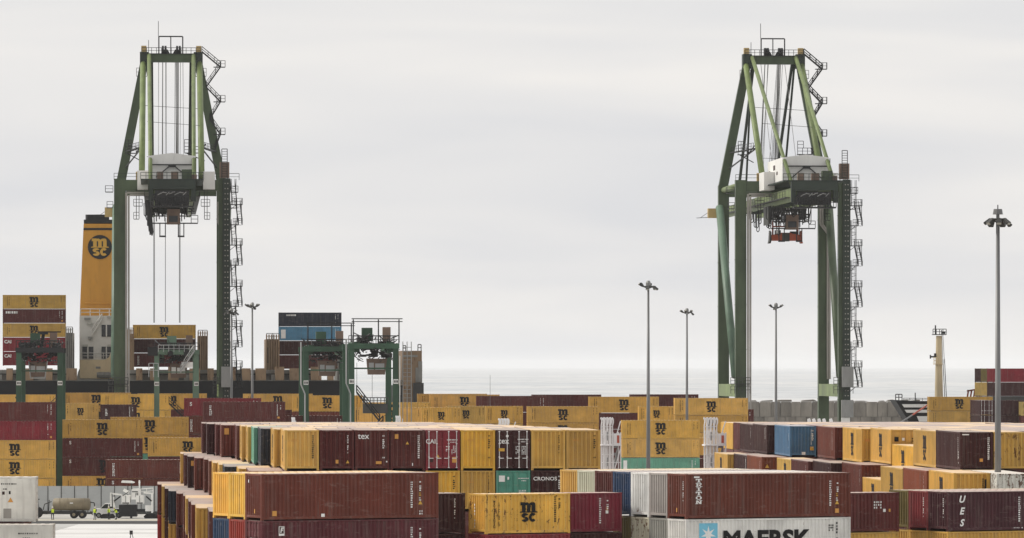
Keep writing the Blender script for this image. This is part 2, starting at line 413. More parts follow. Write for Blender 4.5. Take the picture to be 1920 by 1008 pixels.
def cmesh(kind, L, H):
    key = (kind, L, round(H, 2))
    if key in _mc: return _mc[key]
    mb = MB(); w = Wd/2; l = L/2
    if kind == 'side_panel': corr(mb, L-.3, .2, H-.1, lambda x, d, z: (x, -w+.022+d, z))
    elif kind == 'flat_panel':
        k = 6; p = (L-.3)/k
        for i in range(k): mb.box(-(L-.3)/2+i*p+.006, -(L-.3)/2+(i+1)*p-.006, -w+.02, -w+.05, .2, H-.1)
    elif kind == 'end_panel': corr(mb, Wd-.28, .28, H-.1, lambda x, d, z: (-l+.022+d, -x, z), pitch=.31, d=.09)
    elif kind == 'roof':
        k = round((L-.1)/.55); p = (L-.1)/k; cols = []
        for i in range(k):
            x = -(L-.1)/2+i*p; cols += [(x, -.04), (x+p*.35, -.04), (x+p*.5, -.012), (x+p*.85, -.012)]
        cols.append(((L-.1)/2, -.04)); n = 0
        for x, z in cols: mb.v += [(x, -w+.05, H+z), (x, w-.05, H+z)]
        for i in range(len(cols)-1): mb.f.append((2*i, 2*i+2, 2*i+3, 2*i+1))
    elif kind == 'frame':
        for sx in (-1, 1):
            for sy in (-1, 1):
                x, y = sx*(l-.085), sy*(w-.085)
                mb.box(x-.079, x+.079, y-.079, y+.079, .11, H-.11)
                for z0, z1 in ((0, .115), (H-.115, H)):
                    mb.box(x-.087, x+.085 if sx < 0 else x+.087, y-.087, y+.087, z0, z1)
        for sy in (-1, 1):
            y = sy*(w-.055)
            mb.box(-l+.165, l-.165, y-.04, y+.04, H-.115, H-.012)
            mb.box(-l+.165, l-.165, y-.04, y+.04, .045, .215)
        for sx in (-1, 1):
            x = sx*(l-.055)
            mb.box(x-.04, x+.04, -w+.165, w-.165, H-.125, H-.014)
            mb.box(x-.04, x+.04, -w+.165, w-.165, .15, .30)
        mb.box(-l+.1, l-.1, -w+.1, w-.1, .16, .20)
    elif kind == 'door':            # one leaf, hinged at y = -w+.16, facing +x
        y0, y1, z0, z1, x = -w+.165, -.01, .30, H-.13, l-.03
        mb.box(x-.05, x-.02, y0, y1, z0, z1)
        k = 5; hh = (z1-z0)/k
        for i in range(k):
            mb.prism([(x-.02, z0+i*hh+.05), (x+.012, z0+i*hh+.12), (x+.012, z0+(i+1)*hh-.12), (x-.02, z0+(i+1)*hh-.05)], 1, y0+.08, y1-.08) if False else mb.box(x-.02, x+.008, y0+.07, y1-.07, z0+i*hh+.09, z0+(i+1)*hh-.09)
        for yy in (y0+.02, y1-.05): mb.box(x-.02, x+.010, yy, yy+.04, z0, z1)
    elif kind == 'lock_rod':
        x, y = l-.005, -w+.5
        mb.tube((x, 0, .17), (x, 0, H-.06), .028, n=6)
        for z in (.2, H*.33, H*.66, H-.12): mb.box(x-.01, x+.045, -.06, .06, z-.03, z+.03)
        mb.box(x, x+.05, 0, .32, H*.30-.025, H*.30+.025)
    elif kind == 'simple':
        corr(mb, L-.02, 0.02, H-.03, lambda x, d, z: (x, -w+d, z), pitch=.41)
        corr(mb, L-.02, 0.02, H-.03, lambda x, d, z: (-x, w-d, z), pitch=.41)
        corr(mb, Wd-.02, .16, H-.03, lambda x, d, z: (-l+d, -x, z), pitch=.40)
        corr(mb, Wd-.02, .16, H-.03, lambda x, d, z: (l-d, x, z), pitch=.40)
        mb.box(-l+.003, l-.003, -w+.003, w-.003, H-.05, H-.01)
        mb.box(-l+.05, l-.05, -w+.05, w-.05, .02, .2)
    me = mb.mesh(kind, PAINT); _mc[key] = me
    return me

# ---- lettering: flat print 8 mm proud of the sheet
_tm = {}
def text_mesh(body, size=1.0, bold=0.0, shear=0.0, lead=1.0, sx=1.0):
    key = (body, size, bold, shear, lead, sx)
    if key in _tm: return _tm[key]
    cu = bpy.data.curves.new('lettering', 'FONT')
    cu.body = body; cu.size = size; cu.offset = bold*size; cu.shear = shear; cu.space_line = lead
    cu.align_x = 'CENTER'; cu.align_y = 'CENTER'; cu.resolution_u = 3
    o = bpy.data.objects.new('lettering', cu); COL.objects.link(o)
    dg = bpy.context.evaluated_depsgraph_get(); dg.update()
    me = bpy.data.meshes.new_from_object(o.evaluated_get(dg))
    bpy.data.objects.remove(o); bpy.data.curves.remove(cu)
    xs = [v.co.x for v in me.vertices]; yz = [v.co.y for v in me.vertices]
    cx, cy = (min(xs)+max(xs))/2, (min(yz)+max(yz))/2
    for v in me.vertices: v.co.x = (v.co.x-cx)*sx; v.co.y -= cy
    me.materials.clear(); _tm[key] = me
    return me
def flat(name, polys):
    if name in _tm: return _tm[name]
    mb = MB()
    for p in polys: mb.poly([(x, y, 0) for x, y in p])
    me = mb.mesh(name); _tm[name] = me
    return me
def arc(cx, cy, rx, ry, a0, a1, n=10):
    return [(cx+rx*math.cos(R(a0+(a1-a0)*i/n)), cy+ry*math.sin(R(a0+(a1-a0)*i/n))) for i in range(n+1)]
def ring(cx, cy, rx, ry, t, a0, a1, n=10):
    o = arc(cx, cy, rx, ry, a0, a1, n); i = arc(cx, cy, rx-t, ry-t*.9, a0, a1, n)
    return [[o[k], o[k+1], i[k+1], i[k]] for k in range(n)]
def msc_polys():
    """bold m standing on a waved line, the letters s and c below; 2.0 wide, 2.0 high, centred"""
    P = []
    for x in (-.76, -.20, .36): P.append([(x, .05), (x+.40, .05), (x+.40, .66), (x, .66)])
    P.append([(-.92, .66), (.02, .66), (.02, .84), (-.10, .95), (-.32, .95), (-.38, .90), (-.38, .97), (-.92, .97)])
    P.append([(.02, .66), (.76, .66), (.73, .84), (.60, .96), (.28, .96), (.12, .88), (.02, .80)])
    P.append([(-1.02, -.07), (1.02, -.07), (.94, .05), (-.94, .05)])
    P += ring(-.42, -.36, .40, .25, .29, 15, 265, 9) + ring(-.42, -.73, .40, .27, .29, -165, 90, 9)
    P += ring(.44, -.545, .42, .455, .30, 40, 320, 14)
    return P
MSC = lambda: flat('logo', msc_polys())
def dashes(key, cols, rows, w, h, seed, fill=0.8, gapx=0.12):
    """columns of small illegible characters"""
    name = 'marking_%s_%d' % (key, seed)
    if name in _tm: return _tm[name]
    r = random.Random(seed); P = []
    for c in range(cols):
        n = rows - r.randint(0, rows//3) if c else rows
        for k in range(n):
            if r.random() > fill: continue
            x = c*(w+gapx); y = -k*h; ww = w*r.uniform(.6, 1); hh = h*.62
            if r.random() < .5: P.append([(x, y), (x+ww, y), (x+ww, y-hh), (x, y-hh)])
            else:
                P.append([(x, y), (x+ww*.35, y), (x+ww*.35, y-hh), (x, y-hh)]); P.append([(x+ww*.6, y), (x+ww, y), (x+ww, y-hh), (x+ww*.6, y-hh)])
    return flat(name, P)
def rect(w, h): return flat('sticker_%.2f_%.2f' % (w, h), [[(-w/2,-h/2),(w/2,-h/2),(w/2,h/2),(-w/2,h/2)]])
TRI = lambda s: flat('triangle_%.2f' % s, [[(-s/2,-s*.43),(s/2,-s*.43),(0,s*.43)]])

def container(label, col, L, H, loc, rot, group, ends='plain', rust=0.25, detail=2, tint=None, panel='side_panel'):
    """ends: 'plain' = the wall end looks towards local -x; 'doors' = the door end does"""
    flip = ends == 'doors'
    r = random.Random(hash_(label) + int(loc[0]*13) + int(loc[2]*7))
    k = r.uniform(.86, 1.14); fd = r.uniform(0, .08) if not tint else 0
    c = tuple(min(.9, (x*(1-fd) + q*fd*max(tint or C[col]))*k*r.uniform(.97, 1.03)) for x, q in zip(tint or C[col], (.85,.75,.60)))
    if detail == 0:
        o = place(cmesh('simple', L, H), 'shipping_container', None, loc, rot, c, rust)
        tag(o, label, 'container', group); return o
    root = empty('shipping_container', loc, rot + (math.pi if flip else 0))
    tag(root, label, 'container', group)
    root['flip'] = 1 if flip else 0; root['L'] = L; root['H'] = H
    place(cmesh('frame', L, H), 'frame', root, None, 0, tuple(x*.93 for x in c), rust)
    place(cmesh(panel, L, H), 'side_panel', root, None, 0, c, rust)
    place(cmesh(panel, L, H), 'side_panel', root, None, math.pi, c, rust)
    place(cmesh('end_panel', L, H), 'end_panel', root, None, 0, c, rust)
    place(cmesh('roof', L, H), 'roof', root, None, 0, c, rust)
    for sgn in (1, -1):
        d = place(cmesh('door', L, H), 'door', root, None, 0, c, rust)
        if sgn < 0: d.scale = (1, -1, 1)
        if flip:
            for y in (-.98, -.42):
                q = place(cmesh('lock_rod', L, H), 'lock_rod', d, (0, y, 0), 0, (0.82,0.80,0.78) if col in ('red', 'brown', 'dark brown') else c, rust)
    return root
def hash_(s):
    h = 0
    for ch in s: h = (h*31 + ord(ch)) & 0xffff
    return h
_dec = {}
def decal(cont, me, mat, face, a, z, s=1.0, name='lettering', out=0.0, sz=None):
    """face: front (-y), left (+y), end (-x) as seen unflipped; a = position along the face to the viewer's right from its middle"""
    key = (me.name, mat)
    if key not in _dec:
        m2 = me.copy(); m2.materials.clear(); m2.materials.append(M[mat]); _dec[key] = m2
    o = bpy.data.objects.new(name, _dec[key]); COL.objects.link(o)
    L, flip = cont['L'], cont['flip']
    w = Wd/2 - .004 + out
    if face == 'front': p, rz = Vector((a, -w, z)), 0
    elif face == 'left': p, rz = Vector((-a, w, z)), math.pi
    else: p, rz = Vector((-(L/2 - (.004 if not flip else -.026)) - out, -a, z)), -math.pi/2
    if flip: p = Vector((-p.x, -p.y, p.z)); rz += math.pi
    o.parent = cont; o.location = p; o.rotation_euler = (R(90), 0, rz); o.scale = (s, s if sz is None else sz, 1)
    return o

def std_marks(c, col, face='front', seed=1, logo=None):
    """the small print a container carries at both ends of its long side"""
    L, H = c['L'], c['H']; yellow = 'yellow' in col; ink = 'ink_black' if yellow or col in ('white', 'grey', 'cream') else 'ink_white'
    if yellow:
        decal(c, dashes('side', 2, 14, .13, .135, seed % 3, .9, .22), ink, face, -L/2+.07*L, H*.86)
        decal(c, dashes('side', 2, 9, .11, .13, 7 + seed % 3, .7, .45), ink, face, L/2-.95, H*.88)
        if logo is not None and not isinstance(logo, bool): kz = .93 + .1*((int(c.location.x*7+c.location.z*3)) % 10)/10; decal(c, MSC(), ink, face, logo, H*(.50+.04*(seed % 2)), (.98 if L > 8 else .66)*kz, 'logo')
    else:
        decal(c, dashes('side', 1, 12, .10, .14, 11 + seed % 3, .8), ink, face, L/2-1.25, H*.86)
        decal(c, dashes('side', 1, 8, .14, .15, 15 + seed % 3, .65), ink, face, L/2-.75, H*.86)
        if seed % 2: decal(c, rect(.3, .3), 'ink_orange', face, L/2-.7, H*.16, 1, 'sticker')

def corner_place(corner, rot, L, cx, cy):
    """container origin from the world place of one of its vertical edges; cx, cy = which corner (-1/1)"""
    l = Vector((cx*L/2, cy*Wd/2, 0)); l.rotate(Matrix.Rotation(rot, 3, 'Z'))
    return Vector((corner.x, corner.y, 0)) - Vector((l.x, l.y, 0))
hidden = MB()
def hide_box(loc, rot, L, z0, z1):
    if z1 - z0 < .3: return
    n = len(hidden.v); hidden.box(-L/2+.04, L/2-.04, -Wd/2+.04, Wd/2-.04, z0, z1)
    mt = Matrix.Translation((loc.x, loc.y, 0)) @ Matrix.Rotation(rot, 4, 'Z')
    for i in range(n, len(hidden.v)): hidden.v[i] = tuple(mt @ Vector(hidden.v[i]))

ORD = ['first','second','third','fourth','fifth','sixth','seventh','eighth','ninth','tenth','eleventh','twelfth','thirteenth','fourteenth']

# ---- the big block whose ends look at the camera, and the like block to its right
UROT = YAW + math.pi/2
PW, PD = 2.497, 12.6
class Block:
    def __init__(s, top0, D0, pitch, group): s.top0, s.D0, s.p, s.g = top0, D0, pitch, group
    def top(s, y): return s.top0 - SLOPE*y
    def put(s, label, col, edge, D, coloff=0, tier=0, ends='plain', rust=.25, detail=2, dz=0.0, L=L40):
        c0 = pt(edge, 0, D); corner = Vector((c0.x, D, 0)) + VX*PW*coloff
        loc = corner_place(corner, UROT, L, -1, 1)
        z1 = s.top(loc.y) - s.p*tier - dz
        H = s.p - .02
        loc.z = z1 - H
        return container(label, col, L, H, loc, UROT, s.g, ends, rust, detail)
    def fill(s, edge, D, coloff, tier_from, L=L40):
        """hidden tiers from tier_from down to the ground"""
        c0 = pt(edge, 0, D); corner = Vector((c0.x, D, 0)) + VX*PW*coloff
        loc = corner_place(corner, UROT, L, -1, 1)
        hide_box(loc, UROT, L, ground(loc.y)+.01, s.top(loc.y) - s.p*tier_from - .03)
    def mass(s, col, edge, D, coloff):
        c0 = pt(edge, 0, D); corner = Vector((c0.x, D, 0)) + VX*PW*coloff
        loc = corner_place(corner, UROT, L40, -1, 1); H = s.p - .02
        me = cmesh('simple', L40, H); n = len(deep.v)
        mt = Matrix.Translation((loc.x, loc.y, s.top(loc.y) - H)) @ Matrix.Rotation(UROT, 4, 'Z')
        deep.v += [tuple(mt @ v.co) for v in me.vertices]
        for p in me.polygons: deep.f.append(tuple(n+i for i in p.vertices)); deep_col.append(C[col])
deep = MB(); deep_col = []
def uv_marks(c, col, seed):
    """left long side (seen at a slant) and the near end"""
    H = c['H']; ink = 'ink_black' if 'yellow' in col else 'ink_white'
    if 'yellow' in col: decal(c, MSC(), ink, 'left', 0, H*.52, .98, 'logo')
    else: decal(c, dashes('side', 1, 12, .16, .14, 11 + seed % 3, .8), ink, 'left', 5.0 - (seed % 4)*.4, H*.86)
    if seed % 2 == 0: decal(c, dashes('side', 1, 12, .10, .12, 11 + seed % 3, .9), ink, 'end', .82, H*.86)

T = Block(19.64, 377.0, 2.878, 'containers in the stepped block by the round lamp masts')
T.g = 'containers of the middle block whose ends face the camera'
T_EDGE = [533.4, 514, 489, 476, 465, 453.5, 443.5, 415, 405, 388, 379]
T_D = [377 + PD*k for k in range(11)]
T_TOP = ['yellow','yellow','navy','teal','yellow','yellow','brown','red-brown','brown','dark brown','brown']
for k in range(11):
    col = T_TOP[k]
    if k == 0: continue
    c = T.put('%s container on the top step of the middle block, %s behind its corner' % (col, ORD[k-1]), col, T_EDGE[k], T_D[k], 0, 0, 'plain', .2)
    uv_marks(c, col, k)
    if k == 7: decal(c, rect(.75, 1.0), 'ink_orange', 'end', -.75, 2.3, .55, 'sticker')
FR = [('yellow','plain','plain yellow container end at the corner of the top row of the middle block'),
      ('brown','plain','brown container end between the yellow corner one and the one lettered tex'),
      ('brown','plain','brown container end lettered tex, above the long brown container'),
      ('brown','plain','brown container end with an orange sticker high up, beside the red doors'),
      ('red','doors','red container doors with CAI lettering and four white lock rods'),
      ('bright yellow','plain','bright yellow container end between the red doors and the dark tex doors'),
      ('dark brown','doors','dark brown container doors lettered tex, above the green doors'),
      ('yellow','plain','yellow container end beside the dark tex doors, above the one lettered CRONOS'),
      ('yellow','plain','yellow container end closing the top row, beside the white lattice tower')]
for i, (col, en, lab) in enumerate(FR):
    c = T.put(lab, col, T_EDGE[0], T_D[0], i, 0, en, .3 if 'bright' not in col else .35)
    H = c['H']; yl = 'yellow' in col; ink = 'ink_black' if yl else 'ink_white'
    if i == 0: decal(c, MSC(), ink, 'left', 0, H*.52, .98, 'logo')
    if en == 'plain': decal(c, dashes('side', 1, 13, .09, .105, 11 + i % 3, .92), ink, 'end', .72, H*.87)
    if yl: decal(c, dashes('id', 5, 2, .07, .10, 81, .9, .02), 'ink_orange', 'end', -.75, H*.78, 1, 'marking')
    if i == 1: decal(c, rect(.2, .26), 'ink_orange', 'end', .0, .62, 1, 'sticker'); decal(c, TRI(.26), 'ink_yellow', 'end', .75, .62, 1, 'sticker')
    if i == 2:
        decal(c, text_mesh('tex', .60, .012), ink, 'end', -.62, H*.84, 1, 'lettering')
        decal(c, rect(.40, .2), 'ink_orange', 'end', .45, .55, 1, 'sticker'); decal(c, rect(.1, .1), ink, 'end', 1.02, .62, 1, 'sticker')
    if i == 3: decal(c, rect(.26, .32), 'ink_orange', 'end', -.78, H*.84, 1, 'sticker'); decal(c, TRI(.24), 'ink_yellow', 'end', -.02, H*.68, 1, 'sticker'); decal(c, rect(.07, .2), ink, 'end', .35, .42, 1, 'sticker')
    if i == 4:
        decal(c, text_mesh('CAI', .44, .012), ink, 'end', -.86, H*.72, 1)
        decal(c, dashes('id', 7, 1, .09, .13, 21, 1.0, .02), ink, 'end', .30, H*.77); decal(c, dashes('id', 4, 1, .08, .12, 22, 1.0, .02), ink, 'end', .55, H*.71)
        decal(c, dashes('id', 3, 7, .08, .09, 23, .85, .03), ink, 'end', .62, H*.61); decal(c, dashes('id', 2, 4, .12, .10, 24, .8, .03), ink, 'end', .22, H*.60)
        decal(c, TRI(.26), 'ink_yellow', 'end', -.36, 1.02, 1, 'sticker'); decal(c, rect(.32, .40), 'ink_orange', 'end', .82, .75, 1, 'sticker'); decal(c, rect(.2, .28), 'ink_faded', 'end', -.8, .72, 1, 'sticker')
    if i == 6:
        decal(c, text_mesh('tex', .56, .012), ink, 'end', -.66, H*.72, 1); decal(c, flat('disc', [arc(0, 0, .1, .1, 0, 340, 12)]), ink, 'end', -.42, H*.85, 1, 'emblem')
        decal(c, dashes('id', 8, 1, .08, .12, 25, 1.0, .02), ink, 'end', .32, H*.78); decal(c, dashes('id', 4, 1, .07, .11, 26, 1.0, .02), ink, 'end', .55, H*.72)
        decal(c, dashes('id', 3, 7, .08, .09, 27, .85, .03), ink, 'end', .60, H*.60); decal(c, dashes('id', 3, 6, .09, .10, 28, .8, .02), ink, 'end', .18, H*.60)
        decal(c, rect(.42, .22), 'ink_yellow', 'end', -.82, H*.51, 1, 'sticker'); decal(c, rect(.2, .28), 'ink_faded', 'end', -.82, .8, 1, 'sticker')
# roofs behind the front row
TINT = ['yellow','brown','yellow','red-brown','brown','yellow','brown','yellow','red-brown']
rr = random.Random(11)
for k in range(1, 11):
    for i in range(1, 9):
        if rr.random() < .04 and k < 9: T.fill(T_EDGE[k], T_D[k], i, 1); continue
        col = rr.choice(['yellow','brown','brown','red-brown','yellow','dark brown'])
        if k <= 6: T.put('%s container of the middle block showing its roof, %s row back, %s across' % (col, ORD[k-1], ORD[i]), col, T_EDGE[k], T_D[k], i, 0, 'plain', .2, 0)
        else: T.mass(col, T_EDGE[k], T_D[k], i)
        T.fill(T_EDGE[k], T_D[k], i, 1)
FR2 = [(0,'brown','plain'),(1,'yellow','plain'),(2,'brown','plain'),(3,'brown','plain'),
       (4,'bright yellow','plain','yellow container end under the red doors, half behind the long brown container'),
       (5,'yellow','plain','yellow container end with an orange sticker beside the green doors'),
       (6,'green','doors','green container doors with white square placard under the dark tex doors'),
       (7,'dark brown','plain','dark brown container end lettered CRONOS beside the green doors'),
       (8,'yellow','plain','yellow container end half hidden behind the cream container end')]
for row in FR2:
    i, col, en = row[:3]
    if len(row) < 4: T.fill(T_EDGE[0], T_D[0], i, 1); continue
    c = T.put(row[3], col, T_EDGE[0], T_D[0], i, 1, en, .3)
    H = c['H']; yl = 'yellow' in col; ink = 'ink_black' if yl else 'ink_white'
    if en == 'plain': decal(c, dashes('side', 1, 13, .09, .105, 12 + i % 3, .92), ink, 'end', .72, H*.87)
    if i == 5: decal(c, dashes('id', 5, 2, .07, .10, 81, .9, .02), 'ink_orange', 'end', -.75, H*.75, 1, 'marking')
    if i == 6:
        decal(c, rect(.42, .44), ink, 'end', -.80, H*.80, 1, 'placard'); decal(c, rect(.12, .2), ink, 'end', -.35, H*.81, 1, 'sticker')
        decal(c, dashes('id', 8, 1, .08, .12, 25, 1.0, .02), ink, 'end', .35, H*.82); decal(c, dashes('id', 4, 1, .07, .11, 26, 1.0, .02), ink, 'end', .6, H*.76); decal(c, dashes('id', 5, 2, .09, .12, 29, 1.0, .02), ink, 'end', .4, H*.52)
    if i == 7: decal(c, text_mesh('CRONOS', .36, .018, 0, 1, 1.12), ink, 'end', -.22, H*.80, 1)
    T.fill(T_EDGE[0], T_D[0], i, 2)
for k in range(1, 11): T.fill(T_EDGE[k], T_D[k], 0, 1)
# the two lower steps on its left
S1_EDGE = [467, 448, 421, 411, 399.5, 392, 383, 365, 352, 345, 338.5]
S2_EDGE = [392, 368, 359, 354, 348.5, 344, 331, 316, 309, 303, 295]
S1 = ['red-brown','yellow','navy','yellow','yellow','red-brown','red-brown','red-brown','dark brown','brown','yellow']
for k in range(11):
    c = T.put('%s container on the middle step of the stacks, %s from the front' % (S1[k], ORD[k]), S1[k], S1_EDGE[k], T_D[k], 0, 1, 'plain', .25)
    uv_marks(c, S1[k], k+1)
    if k == 8: decal(c, rect(.75, .75), 'ink_orange', 'end', -.7, 2.25, .6, 'sticker'); decal(c, rect(.14, 2.6), 'ink_white', 'left', -5.9, 1.4, 1, 'post')
    T.fill(S1_EDGE[k], T_D[k], 0, 2)
S2 = {2: ['brown','yellow','red-brown','brown','yellow','brown','red-brown','navy','dark brown','yellow','brown'],
      3: ['yellow','brown','yellow','yellow','brown','red-brown','brown','yellow','dark brown','yellow','red'],
      4: ['brown','yellow','brown','red-brown','yellow','brown','yellow','red-brown','brown','brown','yellow']}
for tier in (2, 3):
    for k in range(11):
        lv = {2: 'on top of the lowest step', 3: 'second down on the lowest step', 4: 'on the ground under the lowest step'}[tier]
        col = S2[tier][k]
        c = T.put('%s container %s of the stacks, %s from the front' % (col, lv, ORD[k]), col, S2_EDGE[k], T_D[k], 0, tier, 'plain', .25)
        uv_marks(c, col, k+tier)
        if tier == 3: T.fill(S2_EDGE[k], T_D[k], 0, 4)
        if tier == 3 and k == 8: decal(c, text_mesh('tex', .60, .012), 'ink_white', 'end', -.55, 2.2, 1)

# ---- right block
RB = Block(19.437, 390.0, 2.836, 'containers of the stepped block beside the tall lamp mast')
R_TOP = {0: (1800,'dark brown'), 1: (1755,'yellow'), 3: (1670,'yellow'), 4: (1615.5,'yellow'), 6: (1565,'red-brown'), 8: (1481,'blue'), 10: (1438,'dark brown'), 11: (1412,'dark brown')}
def RD(k): return 390 + PD*k
R_LAB = {0: 'dark brown container at the front corner of the stepped block by the tall lamp mast', 1: 'yellow container with slanting logo beside the dark brown corner one, upper row',
         3: 'yellow container showing its door end behind the small bright yellow one', 4: 'yellow container with slanting logo, behind the one showing its door end',
         6: 'red-brown container between the yellow logo ones and the blue one', 8: 'blue container with a blue corrugated end in the stepped block',
         10: 'dark brown container next to the blue one, upper row', 11: 'dark brown container at the far corner of the stepped block, before the yellow logo stack'}
for k, (x, col) in R_TOP.items():
    c = RB.put(R_LAB[k], col, x, RD(k), 0, 0, 'doors' if k == 3 else 'plain', .25)
    uv_marks(c, col, k)
    H = c['H']
    if k == 0:
        decal(c, rect(.3, .3), 'ink_orange', 'end', .35, .75, .8, 'sticker'); decal(c, rect(.5, .08), 'ink_white', 'end', -.8, H*.93, 1, 'marking')
        decal(c, dashes('side', 1, 5, .2, .2, 31, .7), 'ink_white', 'left', 5.2, 1.4)
    if k == 4: decal(c, rect(.42, .22), 'ink_orange', 'end', -.72, H*.66, 1, 'sticker')
    if k == 3: decal(c, rect(.34, .36), 'ink_black', 'end', -.75, H*.72, 1, 'placard'); decal(c, rect(.2, .22), 'ink_white', 'end', -.2, H*.72, 1, 'sticker'); decal(c, dashes('id', 4, 2, .12, .2, 32, 1, .03), 'ink_black', 'end', .5, H*.76)
    if k == 8: decal(c, rect(.34, .34), 'ink_yellow', 'end', .82, .75, 1, 'sticker'); decal(c, rect(.34, .26), 'ink_white', 'end', .05, .3, 1, 'sticker'); decal(c, dashes('side', 1, 14, .09, .1, 33, .95), 'ink_white', 'end', .72, H*.88)
    if k == 10: decal(c, dashes('side', 1, 10, .22, .12, 34, .95), 'ink_white', 'left', 4.4, H*.92)
c = RB.put('small bright yellow container with slanting logo standing lower, under the door end', 'bright yellow', 1713, RD(2), 0, 0, 'plain', .25, 2, 1.25); uv_marks(c, 'yellow', 1)
RB.fill(1713, RD(2), 0, 1.46)
c = RB.put('rusty yellow container end beside the tall lamp mast, its ribs spotted brown', 'yellow', 1800, 390, 1, 0, 'plain', .7)
R_EDGE = lambda k: 292 + 1508*390/RD(k)
rr = random.Random(5)
for k in range(0, 15):
    for i in range(1, 13):
        if k == 0 and i < 3: continue
        if k > 10 and i > 7 and rr.random() < .3: continue
        c0 = pt(R_EDGE(k), 0, RD(k)); cc = Vector((c0.x, RD(k), 0)) + VX*PW*i
        if 960 + cc.x/cc.y*FPX > 1985: break
        lim = RB.top(RD(k))
        col = rr.choice(['yellow','brown','brown','red-brown','yellow','dark brown'])
        if k <= 6: RB.put('%s container by the tall lamp mast showing its roof, row %s back, %s across' % (col, ORD[k], ORD[i]), col, R_EDGE(k), RD(k), i, 0, 'plain', .2, 0)
        else: RB.mass(col, R_EDGE(k), RD(k), i)
        RB.fill(R_EDGE(k), RD(k), i, 1)
for k in R_TOP: RB.fill(R_TOP[k][0], RD(k), 0, 1)
RB.fill(1800, 390, 1, 1)
R_LOW = [(-1,1788,'yellow','plain','yellow container with slanting logo and end on the lower row beside the tall lamp mast'),
         (0,1737,'orange','plain','orange-brown container on the lower row between two yellow logo ones'),
         (1,1692,'yellow','plain','yellow container with slanting logo on the lower row, left of the orange-brown one'),
         (3,1615,'red-brown','plain','red-brown container with a purple end bearing a white triangle'),
         (4,1558,'dark brown','plain','dark brown container lettered tex on its end, lower row'),
         (5,1515,'brown','plain','brown container left of the one lettered tex, lower row'),
         (6,1487,'yellow','plain','yellow container of which a narrow strip shows beside the orange one'),
         (8,1428,'orange','plain','orange container with an orange-red end, lower row of the stepped block'),
         (9,1402,'dark brown','plain','dark brown container left of the orange one, lower row'),
         (10,1364,'yellow','plain','yellow container at the far end of the lower row beside the white lattice tower')]
for k, x, col, en, lab in R_LOW:
    c = RB.put(lab, col, x, RD(k), 0, 1, en, .25); uv_marks(c, col, k+1); H = c['H']
    RB.fill(x, RD(k), 0, 2)
    if k == 3: decal(c, TRI(.5), 'ink_white', 'end', .05, H*.60, 1, 'emblem')
    if k == 4: decal(c, text_mesh('tex', .9, .012), 'ink_white', 'end', -.35, H*.52, 1); decal(c, flat('disc', [arc(0, 0, .1, .1, 0, 340, 12)]), 'ink_white', 'end', .25, H*.76, 1.6, 'emblem')
    if k == 8: decal(c, TRI(.4), 'ink_yellow', 'end', -.7, H*.70, 1, 'emblem')
    if k == 9: decal(c, dashes('side', 1, 10, .3, .14, 34, .95), 'ink_white', 'left', 4.0, H*.92)
    if k == -1: decal(c, TRI(.42), 'ink_black', 'end', .15, H*.48, 1, 'emblem'); decal(c, TRI(.28), 'ink_yellow', 'end', .15, H*.475, 1, 'emblem', .002); decal(c, rect(.5, .2), 'ink_orange', 'end', -.7, H*.5, 1, 'sticker'); decal(c, rect(.12, 2.2), 'ink_black', 'end', 1.06, H*.45, 1, 'marking')
for tier, dz, col, lab in ((1, 1.05, 'yellow', 'low yellow container with slanting logo under the purple end'),):
    c = RB.put(lab, col, 1656, RD(2), 0, tier, 'plain', .25, 2, dz); uv_marks(c, col, 1)
c = RB.put('yellow container end with an orange mark beside the tall lamp mast, lower row', 'yellow', 1850, 377.4, 0, 1, 'plain', .3)
decal(c, rect(.4, .25), 'ink_orange', 'end', -.75, 1.6, 1, 'sticker')
RB.fill(1850, 377.4, 0, 2)
c = RB.put('white container end with heavy rust streaks at the foot of the tall lamp mast', 'white', 1869, 374.5, 0, 1, 'plain', .85); RB.fill(1869, 374.5, 0, 2)
# ---- the near stacks, turned against the yard's grid
NROT = R(27.0)
NX = Vector((math.cos(NROT), math.sin(NROT), 0)); NY = Vector((-math.sin(NROT), math.cos(NROT), 0))
def near(label, col, px, py, D, H, row=0, tier=0, L=L40, ends='plain', rust=.25, along=0.0, top=None, cx=-1, group='containers of the near turned stacks', rot=None, tint=None, panel='side_panel'):
    c0 = pt(px, py, D); rot = NROT if rot is None else rot
    nx = Vector((math.cos(rot), math.sin(rot), 0)); ny = Vector((-math.sin(rot), math.cos(rot), 0))
    corner = Vector((c0.x, D, 0)) + ny*(Wd+.05)*row + nx*along
    loc = corner_place(corner, rot, L, cx, -1)
    loc.z = (c0.z if top is None else top) - H - tier*(H+.02)
    return container(label, col, L, H, loc, rot, group, ends, rust, 2, tint, panel)
def near_fill(px, py, D, H, row=0, tiers=2, L=L40, along=0.0, cx=-1, rot=None):
    c0 = pt(px, py, D); rot = NROT if rot is None else rot
    nx = Vector((math.cos(rot), math.sin(rot), 0)); ny = Vector((-math.sin(rot), math.cos(rot), 0))
    loc = corner_place(Vector((c0.x, D, 0)) + ny*(Wd+.05)*row + nx*along, rot, L, cx, -1)
    hide_box(loc, rot, L, ground(loc.y)+.01, c0.z - tiers*(H+.02) - .02)
